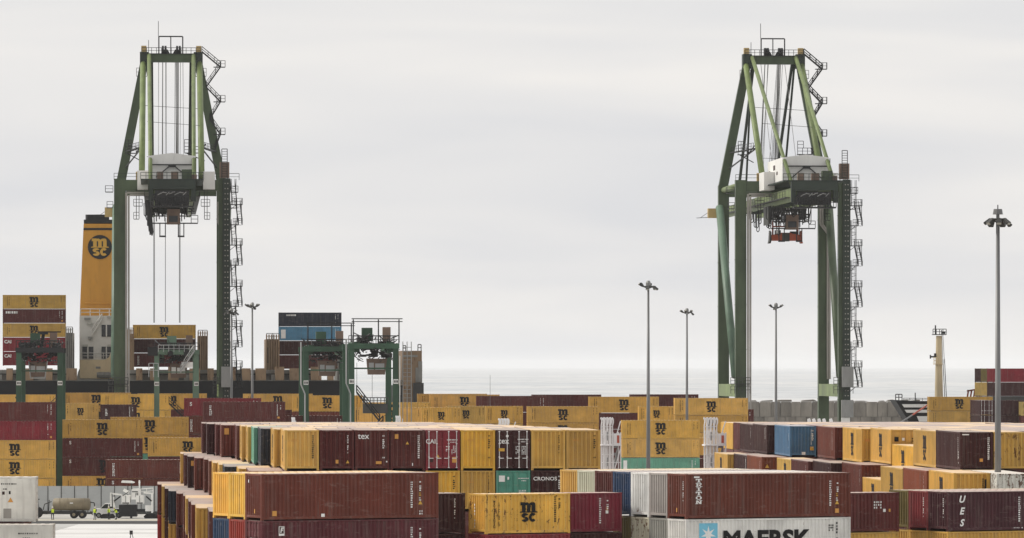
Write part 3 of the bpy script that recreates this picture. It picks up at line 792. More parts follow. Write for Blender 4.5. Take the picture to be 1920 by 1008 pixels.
# first stack: long brown container in front
n1 = (490, 887.5, 329.0, 2.87)
c = near('long red-brown container turned towards the camera, beside two yellow ends', 'red-brown', *n1)
decal(c, rect(.3, .32), 'ink_orange', 'front', -5.2, .42, 1, 'sticker'); decal(c, rect(.24, .2), 'ink_white', 'front', -1.9, .27, 1, 'sticker')
decal(c, dashes('side', 1, 12, .10, .13, 11, .9), 'ink_white', 'front', 4.15, 2.3); decal(c, dashes('side', 1, 6, .13, .13, 15, .9), 'ink_white', 'front', 4.75, 2.45)
for z, m_ in ((1.62, 'ink_yellow'), (1.32, 'ink_white')): decal(c, dashes('id', 1, 2, .15, .13, 37, 1), m_, 'front', 4.73, z)
decal(c, TRI(.3), 'ink_yellow', 'front', 4.82, 1.0, 1, 'sticker'); decal(c, dashes('id', 2, 2, .1, .16, 38, 1, .05), 'ink_white', 'front', 4.75, .5)
decal(c, rect(.12, .26), 'ink_orange', 'end', .2, .55, 1, 'sticker'); decal(c, rect(.1, .18), 'ink_white', 'end', -.7, 2.4, 1, 'sticker')
for i, lab in ((1, 'yellow container end beside the long red-brown container, its top rail rusted'), (2, 'yellow container end at the corner of the near stack, in front of the stepped stacks')):
    near(lab, 'bright yellow', *n1, row=i, rust=.38 if i == 1 else .2); near_fill(*n1[:3], n1[3], i, 2)
c = near('dark red container with a framed letter emblem under the long red-brown one', 'red-brown', *n1, tier=1, ends='doors', tint=(.105,.026,.030))
decal(c, rect(.38, .58), 'ink_white', 'front', -4.72, 2.22, 1, 'emblem'); decal(c, rect(.30, .42), 'ink_faded', 'front', -4.72, 2.27, 1, 'emblem', .002); 
F_ = flat('letter_emblem', [[(-.09,-.16),(-.02,-.16),(.03,.10),(.13,.10),(.15,.17),(-.03,.17)],[(-.0,-.02),(.10,-.02),(.12,.04),(.01,.04)]])
decal(c, F_, 'ink_white', 'front', -4.72, 2.27, 1, 'emblem', .004)
decal(c, dashes('side', 1, 12, .10, .13, 11, .9), 'ink_white', 'front', 4.15, 2.35); decal(c, dashes('side', 1, 6, .13, .13, 15, .9), 'ink_white', 'front', 4.75, 2.4); decal(c, TRI(.3), 'ink_yellow', 'front', 3.8, 1.55, 1, 'sticker')
decal(c, text_mesh('CAI', .5, .02), 'ink_white', 'end', -.1, 1.6, 1); decal(c, dashes('id', 3, 4, .15, .2, 41, .8, .05), 'ink_white', 'end', .6, 1.7)
near('dark blue corrugated container end under the yellow corner one', 'dark blue', *n1, row=2, tier=1)
near('bright red corrugated container end under the yellow one', 'bright red', *n1, row=1, tier=1)
near_fill(*n1[:3], n1[3], 0, 2)
# second stack: the one with the vertical lettering
n3 = (1286, 887.5, 340.0, 2.87)
def serif_stack():
    """the six letters T R I T O N with slab serifs, one above the other"""
    P = []; b = lambda x0, x1, y0, y1: [(x0,y0),(x1,y0),(x1,y1),(x0,y1)]
    def T_(o): return [b(-.4,.4,o+.78,o+1), b(-.11,.11,o,o+.78), b(-.25,.25,o-.0,o+.13), b(-.4,-.26,o+.6,o+.78), b(.26,.4,o+.6,o+.78)]
    def I_(o): return [b(-.11,.11,o,o+1), b(-.3,.3,o,o+.14), b(-.3,.3,o+.86,o+1)]
    def R_(o): return [b(-.3,-.1,o,o+1), b(-.4,.02,o,o+.13), b(-.4,.2,o+.86,o+1), b(.16,.36,o+.58,o+.93), b(-.1,.2,o+.45,o+.58), [(-.02,o+.45),(.16,o+.45),(.42,o),(.2,o)], b(.18,.46,o,o+.13)]
    def O_(o): return ring(0, o+.5, .4, .52, .2, 0, 360, 14)
    def N_(o): return [b(-.34,-.16,o,o+1), b(.16,.34,o,o+1), [(-.34,o+1),(-.12,o+1),(.34,o),(.12,o)], b(-.46,-.04,o,o+.12), b(.04,.46,o+.88,o+1)]
    for i, f in enumerate((T_, R_, I_, T_, O_, N_)): P += f(2.0 - i*1.17)
    return flat('stacked_letters', P)
c = near('long dark red container with TRITON lettered vertically at its end', 'red-brown', *n3)
decal(c, serif_stack(), 'ink_white', 'front', -5.15, 1.85, .56, 'lettering', 0, .235)
decal(c, rect(.4, .1), 'ink_white', 'front', -5.3, 2.66, 1, 'marking')
decal(c, dashes('side', 1, 12, .10, .13, 11, .95), 'ink_white', 'front', 4.5, 2.35); decal(c, dashes('side', 1, 6, .13, .13, 15, .9), 'ink_white', 'front', 5.05, 2.35)
for z, m_ in ((1.55, 'ink_yellow'), (1.25, 'ink_white')): decal(c, dashes('id', 1, 2, .15, .13, 37, 1), m_, 'front', 5.0, z)
decal(c, TRI(.3), 'ink_yellow', 'front', 5.07, .95, 1, 'sticker'); decal(c, rect(.28, .28), 'ink_orange', 'front', 5.07, .4, 1, 'sticker')
decal(c, rect(.12, .26), 'ink_orange', 'end', .0, .55, 1, 'sticker'); decal(c, dashes('side', 1, 12, .09, .105, 12, .92), 'ink_white', 'end', .8, 2.4)
rows = [None, ('grey', 'grey corrugated container end beside the one lettered TRITON', .3), ('white', 'white corrugated container end with peeling rust spots beside the grey one', .55), ('dark blue', 'dark blue container end in the shade behind the crimson container', .2),
        ('brown', 'brown corrugated container end between the cream and dark blue ones', .25), ('cream', 'cream corrugated container end below the yellow top row', .3), ('yellow', 'yellow container end sliver at the far end of the turned row, by the CRONOS one', .4)]
for i in range(1, 7):
    col, lab, ru = rows[i]
    near(lab, col, *n3, row=i, rust=ru); near_fill(*n3[:3], n3[3], i, 2)
c = near('white container lettered MAERSK with a star on a light blue square', 'white', *n3, tier=1, rust=.42)
decal(c, rect(1.35, 1.3), 'ink_blue', 'front', -4.45, 1.95, 1, 'emblem')
star = [(( .56 if k % 2 == 0 else .20)*math.sin(2*math.pi*k/14), (.56 if k % 2 == 0 else .20)*math.cos(2*math.pi*k/14)) for k in range(14)]
decal(c, flat('star', [star]), 'ink_white', 'front', -4.45, 1.88, 1, 'emblem', .003)
decal(c, text_mesh('MAERSK', 1.55, .045, 0, 1, 1.12), 'ink_black', 'front', -.1, 1.52, 1)
decal(c, dashes('id', 3, 3, .1, .16, 43, .9, .03), 'ink_black', 'front', 4.45, 2.4); decal(c, dashes('side', 1, 8, .14, .2, 16, .7), 'ink_black', 'front', 5.0, 2.55)
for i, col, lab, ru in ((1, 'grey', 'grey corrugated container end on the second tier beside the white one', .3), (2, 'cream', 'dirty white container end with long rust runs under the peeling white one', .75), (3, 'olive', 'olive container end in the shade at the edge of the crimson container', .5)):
    near(lab, col, *n3, row=i, tier=1, rust=ru)
near_fill(*n3[:3], n3[3], 0, 2)
# third stack: the rusty short yellow one and its neighbours
n2 = (910.5, 925.0, 338.5, 2.55)
c = near('rusty short yellow container with large black logo and vertical lettering', 'bright yellow', *n2, L=L20, rust=.64)
decal(c, MSC(), 'ink_black', 'front', .05, 1.38, .64, 'logo')
decal(c, text_mesh('M\nE\nD\nI\nT\nE\nR\nR\nA\nN\nE\nA\nN', .19, .012, 0, .72, 1.1), 'ink_black', 'front', -2.40, 1.25, 1)
decal(c, text_mesh('S\nH\nI\nP\nP\nI\nN\nG\n\nC\nO', .19, .012, 0, .72, 1.1), 'ink_black', 'front', -2.08, 1.25, 1)
decal(c, dashes('side', 1, 12, .08, .11, 11, .95), 'ink_black', 'front', 1.88, 2.35); decal(c, dashes('side', 1, 6, .09, .11, 15, .9), 'ink_black', 'front', 2.2, 2.35)
decal(c, dashes('side', 1, 7, .09, .11, 16, .95), 'ink_white', 'end', -.4, 1.9)
near('dull red container under the rusty short yellow one', 'red', *n2, L=L20, tier=1); near_fill(*n2[:3], n2[3], 0, 2, L20)
rt = (1166.5, 922.0, 345.8, 2.55)
c = near('crimson container right of the rusty short yellow one', 'red', *rt, L=L20, cx=1, tint=(.165,.022,.036))
decal(c, dashes('side', 1, 12, .10, .13, 11, .95), 'ink_white', 'front', 1.35, 2.2); decal(c, dashes('side', 1, 4, .13, .13, 15, .95), 'ink_white', 'front', 1.9, 2.2); decal(c, dashes('id', 1, 2, .15, .13, 37, 1), 'ink_orange', 'front', 1.85, 1.6); decal(c, rect(.2, .2), 'ink_white', 'front', 1.92, 1.3, 1, 'sticker')
near('dark brown container under the crimson one', 'dark brown', *rt, L=L20, cx=1, tier=1); near_fill(*rt[:3], rt[3], 0, 2, L20, 0, 1)
dk = (872.5, 923.0, 341.0, 2.55)
c = near('dark brown container in the gap between long red-brown and rusty yellow ones', 'dark brown', *dk, cx=1)
decal(c, dashes('side', 1, 10, .12, .18, 12, .7), 'ink_white', 'front', 5.3, 2.2)
near('dark brown container on the second tier in the gap beside the dull red one', 'dark brown', *dk, cx=1, tier=1); near_fill(*dk[:3], dk[3], 0, 2, L40, 0, 1)
# fourth stack at the edge
n4 = (1777, 921.0, 348.0, 2.58)
c = near('dark brown container lettered UES in slanted white letters', 'dark brown', *n4, tint=(.068,.022,.026))
decal(c, text_mesh('U\nE\nS', .62, .035, .28, 1.24, 1.0), 'ink_white', 'front', -4.95, 1.32, 1)
decal(c, dashes('side', 1, 12, .10, .13, 11, .95), 'ink_white', 'front', -.65, 2.2); decal(c, dashes('side', 1, 4, .13, .13, 15, .95), 'ink_white', 'front', -.2, 2.2); decal(c, dashes('id', 6, 1, .09, .1, 46, .9, .03), 'ink_white', 'front', -1.0, .2)
decal(c, dashes('side', 1, 13, .09, .105, 12, .92), 'ink_white', 'end', .62, 2.15)
c = near('red corrugated container end left of the one lettered UES', 'red', *n4, row=1, tint=(.20,.034,.038)); decal(c, dashes('side', 1, 13, .09, .105, 12, .92), 'ink_white', 'end', .62, 2.15)
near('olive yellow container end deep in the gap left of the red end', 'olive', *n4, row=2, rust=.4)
for i in (0, 1, 2): near('yellow container under the dark brown one lettered UES' if i == 0 else 'yellow container end on the second tier, %s from the one under UES' % ('one row back' if i == 1 else 'two rows back'), 'yellow', *n4, row=i, tier=1, rust=.35); near_fill(*n4[:3], n4[3], i, 2)
l4 = (1686, 921.5, 350.5, 2.58)
c = near('dark brown container with scratched paint and white numbers, right of the TRITON one', 'brown', *l4, L=L20, cx=1, rust=.5)
decal(c, dashes('id', 4, 3, .12, .18, 47, .95, .04), 'ink_white', 'front', 1.1, 2.0); decal(c, rect(.2, .2), 'ink_white', 'front', 1.9, 1.4, 1, 'sticker'); decal(c, rect(.14, .2), 'ink_orange', 'front', 2.3, 1.4, 1, 'sticker')
near('yellow container under the scratched dark brown one', 'yellow', *l4, L=L20, cx=1, tier=1, rust=.4); near_fill(*l4[:3], l4[3], 0, 2, L20, 0, 1)
# white refrigerated boxes by the paved yard
w1 = (66.5, 893.0, 341.0, 2.88)
c = near('white container with an orange warning triangle and rusty corner post', 'white', *w1, cx=1, rot=R(1.0), rust=.12, tint=(.78,.755,.71), panel='flat_panel', group='white containers by the paved yard')
decal(c, dashes('id', 8, 1, .1, .14, 51, .9, .03), 'ink_black', 'front', 3.9, 2.48); decal(c, dashes('id', 3, 1, .1, .14, 52, .9, .03), 'ink_black', 'front', 3.9, 2.15)
decal(c, rect(.16, .2), 'ink_faded', 'front', 4.05, 1.85, 1, 'sticker'); decal(c, rect(.12, .2), 'ink_black', 'front', 4.45, 1.88, 1, 'sticker')
decal(c, TRI(.36), 'ink_orange', 'front', 4.5, 1.42, 1, 'sticker'); decal(c, rect(.5, .62), 'conduit', 'front', 4.3, .55, 1, 'patch')
w2 = (99, 982.0, 338.0, 2.88)
c = near('white container below, with black numbers near its rusty corner', 'white', *w2, cx=1, rot=R(1.0), rust=.2, tint=(.62,.60,.535), panel='flat_panel', group='white containers by the paved yard')
decal(c, dashes('id', 9, 1, .11, .14, 53, .95, .03), 'ink_black', 'front', 3.9, 2.35); decal(c, dashes('id', 4, 1, .1, .14, 54, .95, .03), 'ink_black', 'front', 4.2, 2.05)
near_fill(*w2[:3], w2[3], 0, 1, L40, 0, 1, R(1.0)); near_fill(66.5, 893, 341, 2.88, 0, 1, L40, -.4, 1, R(1.0))

# ---- rows parallel to the quay, long sides to the camera (far half of the yard)
GF = 'containers in the rows parallel to the quay'
def row(xl, ytop, D, tiers, L=L40, first=0, group=GF, H=None, cx=-1, gz=None):
    """tiers: list of (colour, label, logo offset or None); None = hidden tier"""
    c0 = pt(xl, ytop, D); loc0 = corner_place(Vector((c0.x, D, 0)), YAW, L, cx, -1)
    H = H or 2.84; z = c0.z; out = []
    for i, t_ in enumerate(tiers):
        if t_ is None:
            z -= H+.02; out.append(None); continue
        loc = loc0.copy(); loc.z = z - H
        c = container(t_[1], t_[0], L, H, loc, YAW, group, t_[3] if len(t_) > 3 else 'plain', .22)
        lg = t_[2] if len(t_) > 2 else 0.0
        std_marks(c, t_[0], 'front', i + int(xl) % 5, lg if 'yellow' in t_[0] else None)
        z -= H+.02; out.append(c)
    hide_box(loc0, YAW, L, (ground(D) if gz is None else gz)+.01, z)
    return out
row(104.5, 752.5, 799, [('brown','brown container on top of the stack at the edge, above the crimson one'), ('red','crimson container between the brown and the yellow ones of the edge stack'),
    ('yellow','yellow logo container directly below the crimson one'), ('yellow','yellow logo container behind the white container top, second below the crimson one'), ('yellow','yellow container of the edge stack just above the grey hoarding')], cx=1)
o = row(117, 785.5, 812, [('yellow','yellow logo container on top of two brown ones above the hoarding'), ('brown','brown container directly under the yellow logo one above the hoarding'), ('brown','brown container with a faded dark logo, second under the yellow logo one'), ('yellow','yellow container at the foot of that stack, behind the hoarding')])
decal(o[2], MSC(), 'ink_black', 'front', 0.4, 1.45, .98, 'logo')
for q in (1, 2): decal(o[q], text_mesh('S', .7, .02), 'ink_white', 'front', -4.9, 2.2, 1)
row(207, 780.5, 832, [('yellow','yellow container whose logo is half hidden behind the stack above the hoarding', .1), ('yellow','yellow container one tier down, its logo cut by the brown stack', .1), ('teal','teal container showing a small patch beside the brown stack')])
row(277, 819.5, 806, [('yellow','yellow logo container running behind the stepped stacks'), ])
def vtext(c, s, a, size=.42):
    decal(c, text_mesh('\n'.join(s), size, .02, 0, .8, 1.0), 'ink_white', 'front', a, c['H']*.52, 1)
o = row(198, 860.5, 790, [('red-brown','red-brown container with vertical white lettering directly above the hoarding'), ('red-brown','red-brown container at the foot, cut by the hoarding, below the vertical lettering')])
decal(o[0], dashes('side', 1, 9, .42, .22, 61, 1.0), 'ink_white', 'front', -5.1, 2.3); decal(o[1], text_mesh('S', .7, .02), 'ink_white', 'front', -5.0, 2.3, 1)
row(117, 754.5, 892, [('yellow','short yellow logo container on the tier behind the top of the stack above the hoarding')], L20)
o = row(188, 757.0, 890, [('dark brown','short dark brown container beside the short yellow logo one')], L20)
decal(o[0], dashes('side', 1, 5, .4, .25, 62, 1.0), 'ink_white', 'front', -2.2, 2.1)
row(116, 735.0, 945, [('yellow','yellow container with its logo cut by the next yellow one, beside the slim crane leg'), ('yellow','yellow container under the one with the cut logo')])
row(189, 737.5, 930, [('yellow','yellow logo container in the far row left of the pale yard crane leg'), ('yellow','yellow container one tier below, in the far row left of the pale yard crane leg')])
row(258, 736.5, 940, [('yellow','yellow container whose logo shows right of the pale yard crane leg'), ('brown','brown container under the yellow one right of the pale yard crane leg')])
row(-27, 738.5, 935, [('yellow','yellow container behind the leg of the yard crane at the edge')]); 
o = row(345, 745.0, 842, [('red','dull red container with white letters, top of the pair before the middle block'), ('red-brown','red-brown container with vertical letters under the dull red one')])
decal(o[0], text_mesh('S', .8, .03), 'ink_white', 'front', -5.0, 1.9, 1); decal(o[1], dashes('side', 1, 8, .42, .24, 61, 1.0), 'ink_white', 'front', -5.1, 2.3)
o = row(380, 752.0, 787, [('brown','long brown container with a row of vertical letters, standing above the middle block'), ('brown','brown container below the long one above the middle block')])
decal(o[0], dashes('side', 1, 6, .4, .26, 63, 1.0), 'ink_white', 'front', -5.1, 2.3); decal(o[0], rect(.34, .28), 'ink_orange', 'front', 5.1, .5, 1, 'sticker')
row(495, 778.0, 800, [('brown','brown container low behind the middle block, left of the yard crane legs')])
row(456, 737.0, 935, [('yellow','yellow logo container beyond the long brown one'), ('brown','brown container under the yellow logo one beyond the long brown container')])
row(548, 740.0, 925, [('yellow','yellow logo container between the legs of the yard crane'), ('red-brown','red-brown container under the yellow logo one between the yard crane legs')])
row(676, 753.0, 925, [('yellow','yellow container at the foot of the yard crane stairs')])
row(658, 763.0, 890, [('yellow','yellow container behind the two crane legs by the stairs', .4)])
row(783, 737.0, 935, [('yellow','yellow container at the end of the far row next to the ship stern', True), None]); 
row(806, 738.5, 930, [('yellow','yellow logo container far row, first right of the ship stern')])
row(791, 762.5, 822, [('yellow','short yellow logo container with grey end, first in the row of short ones')], L20)
row(838, 760.0, 838, [('yellow','short yellow logo container, second in the row of short ones'), ('red','red container under the second short yellow one')], L20)
row(911, 760.0, 868, [('yellow','short yellow logo container, third in the row of short ones'), ('yellow','yellow container under the third short yellow one')], L20)
row(894, 741.0, 918, [('brown','brown container with pale roof edge behind the short yellow ones'), ('brown','brown container below it, in the gap beside the third short one')])
row(998, 738.5, 938, [('brown','brown container with a black top rail in front of the sea')])
row(989, 760.5, 908, [('yellow','yellow logo container in the middle of the yard, upper of two'), ('yellow','yellow logo container in the middle of the yard, lower of two')])
row(1105, 742.5, 930, [('yellow','yellow logo container under the open sea, between two brown ones'), ('brown','brown container under the yellow logo one between two brown ones')])
row(1198, 760.5, 905, [('yellow','short yellow logo container just behind the lamp mast'), ('yellow','short yellow container under the one behind the lamp mast')], L20)
row(1182, 738.0, 950, [('brown','brown container behind the lamp masts in front of the sea')])
row(1265.5, 745.0, 884, [('yellow','yellow logo container on top of the tall stack by the crane leg'), ('yellow','yellow container second in the tall stack by the crane leg', .1), ('yellow','yellow container third in the tall stack by the crane leg')])
row(1403-118, 766.0, 945, [('brown','brown container peeping out behind the tall yellow stack')])
row(1258, 819.5, 855, [('yellow','yellow logo container half hidden by the second white lattice tower', 4.0)])
o = row(1166.5, 786.5, 835, [('yellow','yellow logo container behind the lamp mast, upper of two above the teal one'), ('yellow','yellow logo container behind the lamp mast, directly above the teal one'), ('teal','teal container with a white plate at its end behind the lamp mast')], H=2.92)
decal(o[2], rect(.6, 2.3), 'ink_white', 'front', -5.6, 1.35, 1, 'plate')
row(1266, 858.5, 842, [('brown','brown container right of the teal one, cut by the second white lattice tower')])
# far right by the second ship
GS = 'containers on the quay before the second ship'
row(1742, 742.5, 1010, [('yellow','yellow logo container with pale roof by the black bow, upper', -.3, 'plain'), ('yellow','yellow logo container by the black bow, lower', 2.6)], group=GS, H=2.7)
for q, (col, lab) in enumerate((('dark brown','dark brown container with its lock rods turned to the camera, upper'), ('dark brown','dark brown container with its lock rods turned to the camera, lower'))):
    c0 = pt(1838, 749.0, 985)
    loc = corner_place(Vector((c0.x, 985, 0)), UROT, L40, -1, 1); loc.z = c0.z - 2.8*(q+1)
    container(lab, col, L40, 2.78, loc, UROT, GS, 'doors', .2)
hide_box(loc, UROT, L40, ground(985), loc.z)
row(1862, 749.0, 987, [('dark brown','dark brown container side right of the lock rods, upper'), ('dark brown','dark brown container side right of the lock rods, lower')], group=GS, H=2.78, L=L20)
row(1914, 752.0, 984, [('pale yellow','pale yellow container at the edge beyond the dark brown pair')], group=GS, H=2.6, L=L20)
if deep.v:
    me = deep.mesh('container_mass', PAINT_MIXED)
    at = me.color_attributes.new('tint', 'FLOAT_COLOR', 'CORNER'); buf = []
    for p, c_ in zip(me.polygons, deep_col): buf += [*c_, 1]*len(p.vertices)
    at.data.foreach_set('color', buf)
    stuff(place(me, 'container_mass', rust=.2))
if hidden.v: stuff(hidden.build('container_stack', PAINT, color=C['brown']))
# ------------------------------------------------------------------ ship-to-shore cranes
def sts_crane(px, D, label, trolley_y, busy):
    base = pt(px, HOR, D); zg = -1.8
    root = empty('gantry_crane', (base.x, D, zg), YAW)
    tag(root, label, 'crane', 'ship-to-shore cranes on the quay')
    G, DK, LT = M['crane_green'], M['crane_dark'], M['crane_light']
    def B(name, mat, fn, parent=root, smooth=False):
        mb = MB(); fn(mb)
        for i, v in enumerate(mb.v): mb.v[i] = (v[0], v[1], v[2]-zg)
        return mb.build(name, M[mat] if isinstance(mat, str) else mat, parent, smooth=smooth)
    U = 30.0
    for sx in (-1, 1):
        for y in (0, U):
            x = sx*9.6
            B('leg', G, lambda m: (m.box(x-1.0, x+1.0, y-.85, y+.85, zg+2.2, 55.8), [m.box(x-1.07, x+1.07, y-.90, y+.90, zz, zz+.10) for zz in (9.5, 15.2, 24.5, 32.8, 41.0, 49.2)]))
            B('bogie', 'dark_steel', lambda m: (m.box(x-3.4, x+3.4, y-.5, y+.5, zg+1.3, zg+2.2), [m.lathe([(.45,-.15),(.45,.15)], 12, (x+i*1.2-3, y, zg+.45), 1) for i in range(6)]))
        x = sx*9.6
        B('tie_beam', LT, lambda m: m.box(x-.95, x+.95, .85, U-.85, 15.8, 18.1))
        B('brace', M['rtg_pale'] if sx < 0 else G, lambda m: m.tube((x-.8 if sx < 0 else x+1.0, U-.8, 51.6), (x-.9 if sx < 0 else x-.5, 1.0, 19.6), .78, .72, n=12), smooth=True)
        B('upper_tie', LT, lambda m: m.tube((x, .8, 54.9), (x, U-.8, 54.9), .55, n=10), smooth=True)
        B('frame_leg', G, lambda m: m.beam((sx*9.7, U, 55.4), (sx*5.0, U, 79.6), 1.75, 1.5, 1.5, 1.3, up=(0,1,0)))
        B('rear_leg', LT, lambda m: m.tube((sx*5.35, U-.5, 79.0), (sx*5.5, -.6, 55.8), .56, .56, n=12), smooth=True)
        B('backstay', LT, lambda m: m.tube((sx*4.2, U-1, 80.3), (sx*3.85, -33.0, 53.6), .40, .36, n=10), smooth=True)
        B('forestay', DK, lambda m: (m.beam((sx*3.7, U+.6, 79.3), (sx*3.5, 62, 53.5), .5, .6), m.beam((sx*3.5, 62, 53.5), (sx*3.5, 62.2, 52.6), .9, .9)))
        B('inner_stay', DK, lambda m: m.beam((sx*4.1, U+.5, 79.0), (sx*3.6, 46, 53.5), .36, .4))
        # little bracket walkways between frame leg and rear leg
        B('walkway', 'black_steel', lambda m: (m.beam((sx*8.2, U-1, 62.0), (sx*5.4, 12, 62.2), .9, .14), m.beam((sx*8.6, U-1, 59.0), (sx*5.6, 12, 62.0), .2, .2), m.rail([(sx*8.2, U-1, 62.1), (sx*5.6, 14, 62.2)])))
        # balconies outside the portal knees
        for z, dx in ((53.3, .0), (50.4, -.3)):
            B('balcony', 'black_steel', lambda m: (m.box(min(sx*(10.8), sx*(12.2+dx)), max(sx*10.8, sx*(12.2+dx)), -.8, 1.0, z, z+.12), m.rail([(sx*10.8, -.8, z+.1), (sx*(12.2+dx), -.8, z+.1), (sx*(12.2+dx), 1.0, z+.1)])))
        B('ladder_cage', 'black_steel', lambda m: (m.box(min(sx*5.4, sx*7.0), max(sx*5.4, sx*7.0), -1.3, -.3, 50.7, 50.8), m.rail([(sx*5.4, -1.3, 50.8), (sx*7.0, -1.3, 50.8)], 1.2), m.rail([(sx*6.0, -1.3, 48.4), (sx*7.0, -1.3, 48.4)], 1.2), m.box(min(sx*6, sx*7), max(sx*6, sx*7), -1.3, -.3, 48.3, 48.4), [m.tube((sx*xx, -1.3, 48.4), (sx*xx, -1.3, 54), .06, n=4) for xx in (6.0, 6.5)]))
    for y in (0, U):
        B('portal_beam', G, lambda m: m.box(-8.55, 8.55, y-.8, y+.8, 53.6, 55.6))
    for x0, x1, yy in ((2.4, 5.2, 12), (-8.6, -6.6, 14)):
        B('service_cage', 'black_steel', lambda m: (m.box(x0, x1, yy-.8, yy+.8, 61.0, 61.12), m.rail([(x0, yy-.8, 61.1), (x1, yy-.8, 61.1), (x1, yy+.8, 61.1)], 1.15, .055, .7), m.rail([(x0, yy-.8, 62.25), (x0+1.1, yy-.8, 62.25)], 1.3, .055, .55), m.beam((x0+.4, yy, 61), (x1+1.0, yy, 59.6), .16, .16), m.beam((x1, yy, 61.2), (x1+1.2, yy, 62.8), .12, .2)))
    # cable trunks
    def trunk(m):
        for o in (0, .5):
            m.beam((-8.35+o*.9, -1.2, zg+2), (-8.35+o*.9, -1.2, 53.2-o*.8), .36, .3); m.beam((-8.17+o*.9, -1.2, 53.2-o*.8), (-3.4, -1.2, 53.2-o*.8), .36, .3)
    B('cable_trunk', 'conduit', trunk)
    def trunk2(m):
        for o in (0, .42): m.path([(8.9+o, U-1.1, 52.5), (8.9+o, U-1.1, 48.4), (10.3+o, U-1.1, 46.6), (10.3+o, U-1.1, 19)], .2, n=6)
    B('cable_trunk', 'conduit', trunk2)
    # lift mast on the right landside leg with its rows of bolts
    B('lift_mast', DK, lambda m: m.box(9.35, 10.75, -1.35, -.91, zg+2.2, 55.9))
    for xx in (9.8, 10.3): stuff(B('bolt_row', 'conduit', lambda m: [m.box(xx-.09, xx+.09, -1.41, -1.35, z-.10, z+.10) for z in [16+i*.95 for i in range(42)]]))
    B('lift_landing', 'grey_steel', lambda m: m.box(9.1, 11.2, -2.4, -1.45, 17.6, 21.4))
    B('lift_gate', 'grey_steel', lambda m: m.box(9.0, 11.2, -2.2, -1.45, 12.0, 15.2))
    B('lift_house', 'brown_box', lambda m: (m.box(8.8, 10.6, -1.0, .6, 56.0, 58.9)))
    B('ladder', 'black_steel', lambda m: ([m.tube((x, -1.2, 56), (x, -1.2, 61.3), .07, n=4) for x in (9.2, 10.2)], [m.tube((9.2, -1.2, 56.3+.45*i), (10.2, -1.2, 56.3+.45*i), .045, n=4) for i in range(11)], m.tube((9.2,-1.2,61.3),(10.2,-1.2,61.3),.07,n=4)))
    # zigzag stair tower down the right side
    zs = [54.8 - 3.72*i for i in range(11)]
    for i, (a, b) in enumerate(zip(zs, zs[1:])):
        out = i % 2 == 0
        xa, xb = (12.2, 13.2) if out else (13.6, 12.6)
        xc = 11.4 if out else 12.4
        def flight(m):
            m.stair((xc-.2, -1.3 if out else 1.3, a), (xc+.2, 1.3 if out else -1.3, b), .8, (1,0,0), .04)
            for dx in (-.42, .42): m.tube((xc+dx, -1.35, b), (xc+dx, -1.35, a+1.0), .05, n=4)
            for q in range(6): m.tube((xc-.42, -1.35, b+.62*q), (xc+.42, -1.35, b+.62*q + (.3 if q % 2 else -.1)), .035, n=4)
        B('stair_flight', 'black_steel', flight)
        x0, x1 = (10.9, 13.0) if i % 2 == 0 else (10.7, 12.3)
        B('stair_landing', 'black_steel', lambda m: (m.box(10.65, x1, -.9, 1.1, b-.08, b+.06), m.rail([(x0+.6, -.9, b), (x1, -.9, b), (x1, 1.1, b)], 1.15), m.beam((10.65, 0, b-1.0), (11.8, 0, b-.08), .1, .1)))
    # base platforms round the sills
    for sx in (-1, 1):
        B('sill_platform', 'dark_steel', lambda m: (m.box(sx*9.6-2.0, sx*9.6+1.6, -1.6, -.9, 18.1, 18.25), m.rail([(sx*9.6-2.0, -1.6, 18.2), (sx*9.6+1.6, -1.6, 18.2)], 1.2, .05, .7), m.rail([(sx*9.6-2.0, -1.6, 16.4), (sx*9.6+1.6, -1.6, 16.4)], 1.4, .05, .7)))
    B('motor_box', 'white_paint', lambda m: m.box(9.0, 10.6, -1.9, -1.45, 10.8, 11.95))
    # apex
    B('apex_beam', G, lambda m: m.box(-5.7, 5.7, U-1, U+1, 79.0, 80.5))
    for sx in (-1, 1):
        B('apex_head', DK, lambda m: m.box(sx*5.1-.85, sx*5.1+.85, U-1.2, U+1.2, 78.2, 80.9))
        B('apex_box', 'tan', lambda m: m.box(sx*5.2-.5, sx*5.2+.5, U-.6, U+.4, 80.95, 82.1))
        B('sheave', 'black_steel', lambda m: (m.lathe([(.85,-.2),(.85,.2)], 14, (sx*1.1, U, 81.3), 0), m.lathe([(.85,-.2),(.85,.2)], 14, (sx*1.1+.5*sx, U, 81.3), 0), m.prism([(sx*1.1-.9, 80.5), (sx*1.1+.9, 80.5), (sx*1.1+.4, 81.4), (sx*1.1-.4, 81.4)], 1, U-.5, U+.5)))
        B('balcony', 'black_steel', lambda m: (m.box(min(sx*4.6, sx*6.6), max(sx*4.6, sx*6.6), U-1.6, U-1.1, 76.2, 76.3), m.rail([(sx*4.6, U-1.6, 76.3), (sx*6.6, U-1.6, 76.3)], 1.5)))
    B('apex_rail', 'black_steel', lambda m: (m.box(-5.6, 5.6, U-1.3, U+1.1, 80.52, 80.62), m.rail([(-5.6, U-1.3, 80.6), (5.6, U-1.3, 80.6)], 1.1, .05, .9), m.tube((-4.3, U, 80.6), (-4.3, U, 83.2), .06, n=5)))
    B('hoist_frame', 'black_steel', lambda m: (m.path([(-2.35, U, 80.6), (-2.35, U, 83.9), (2.15, U, 83.9), (2.15, U, 80.6)], .13), m.tube((-.1, U, 83.9), (-.1, U, 80.6), .1)))
    B('antenna', 'black_steel', lambda m: m.tube((-2.45, U, 83.9), (-2.45, U, 86.8), .06, n=5))
    # stairs on the right of the head frame
    zz = [(5.8, 81.0), (9.3, 78.1), (6.6, 74.3), (9.3, 71.5), (7.3, 68.2), (9.3, 65.3), (8.2, 62.4)]
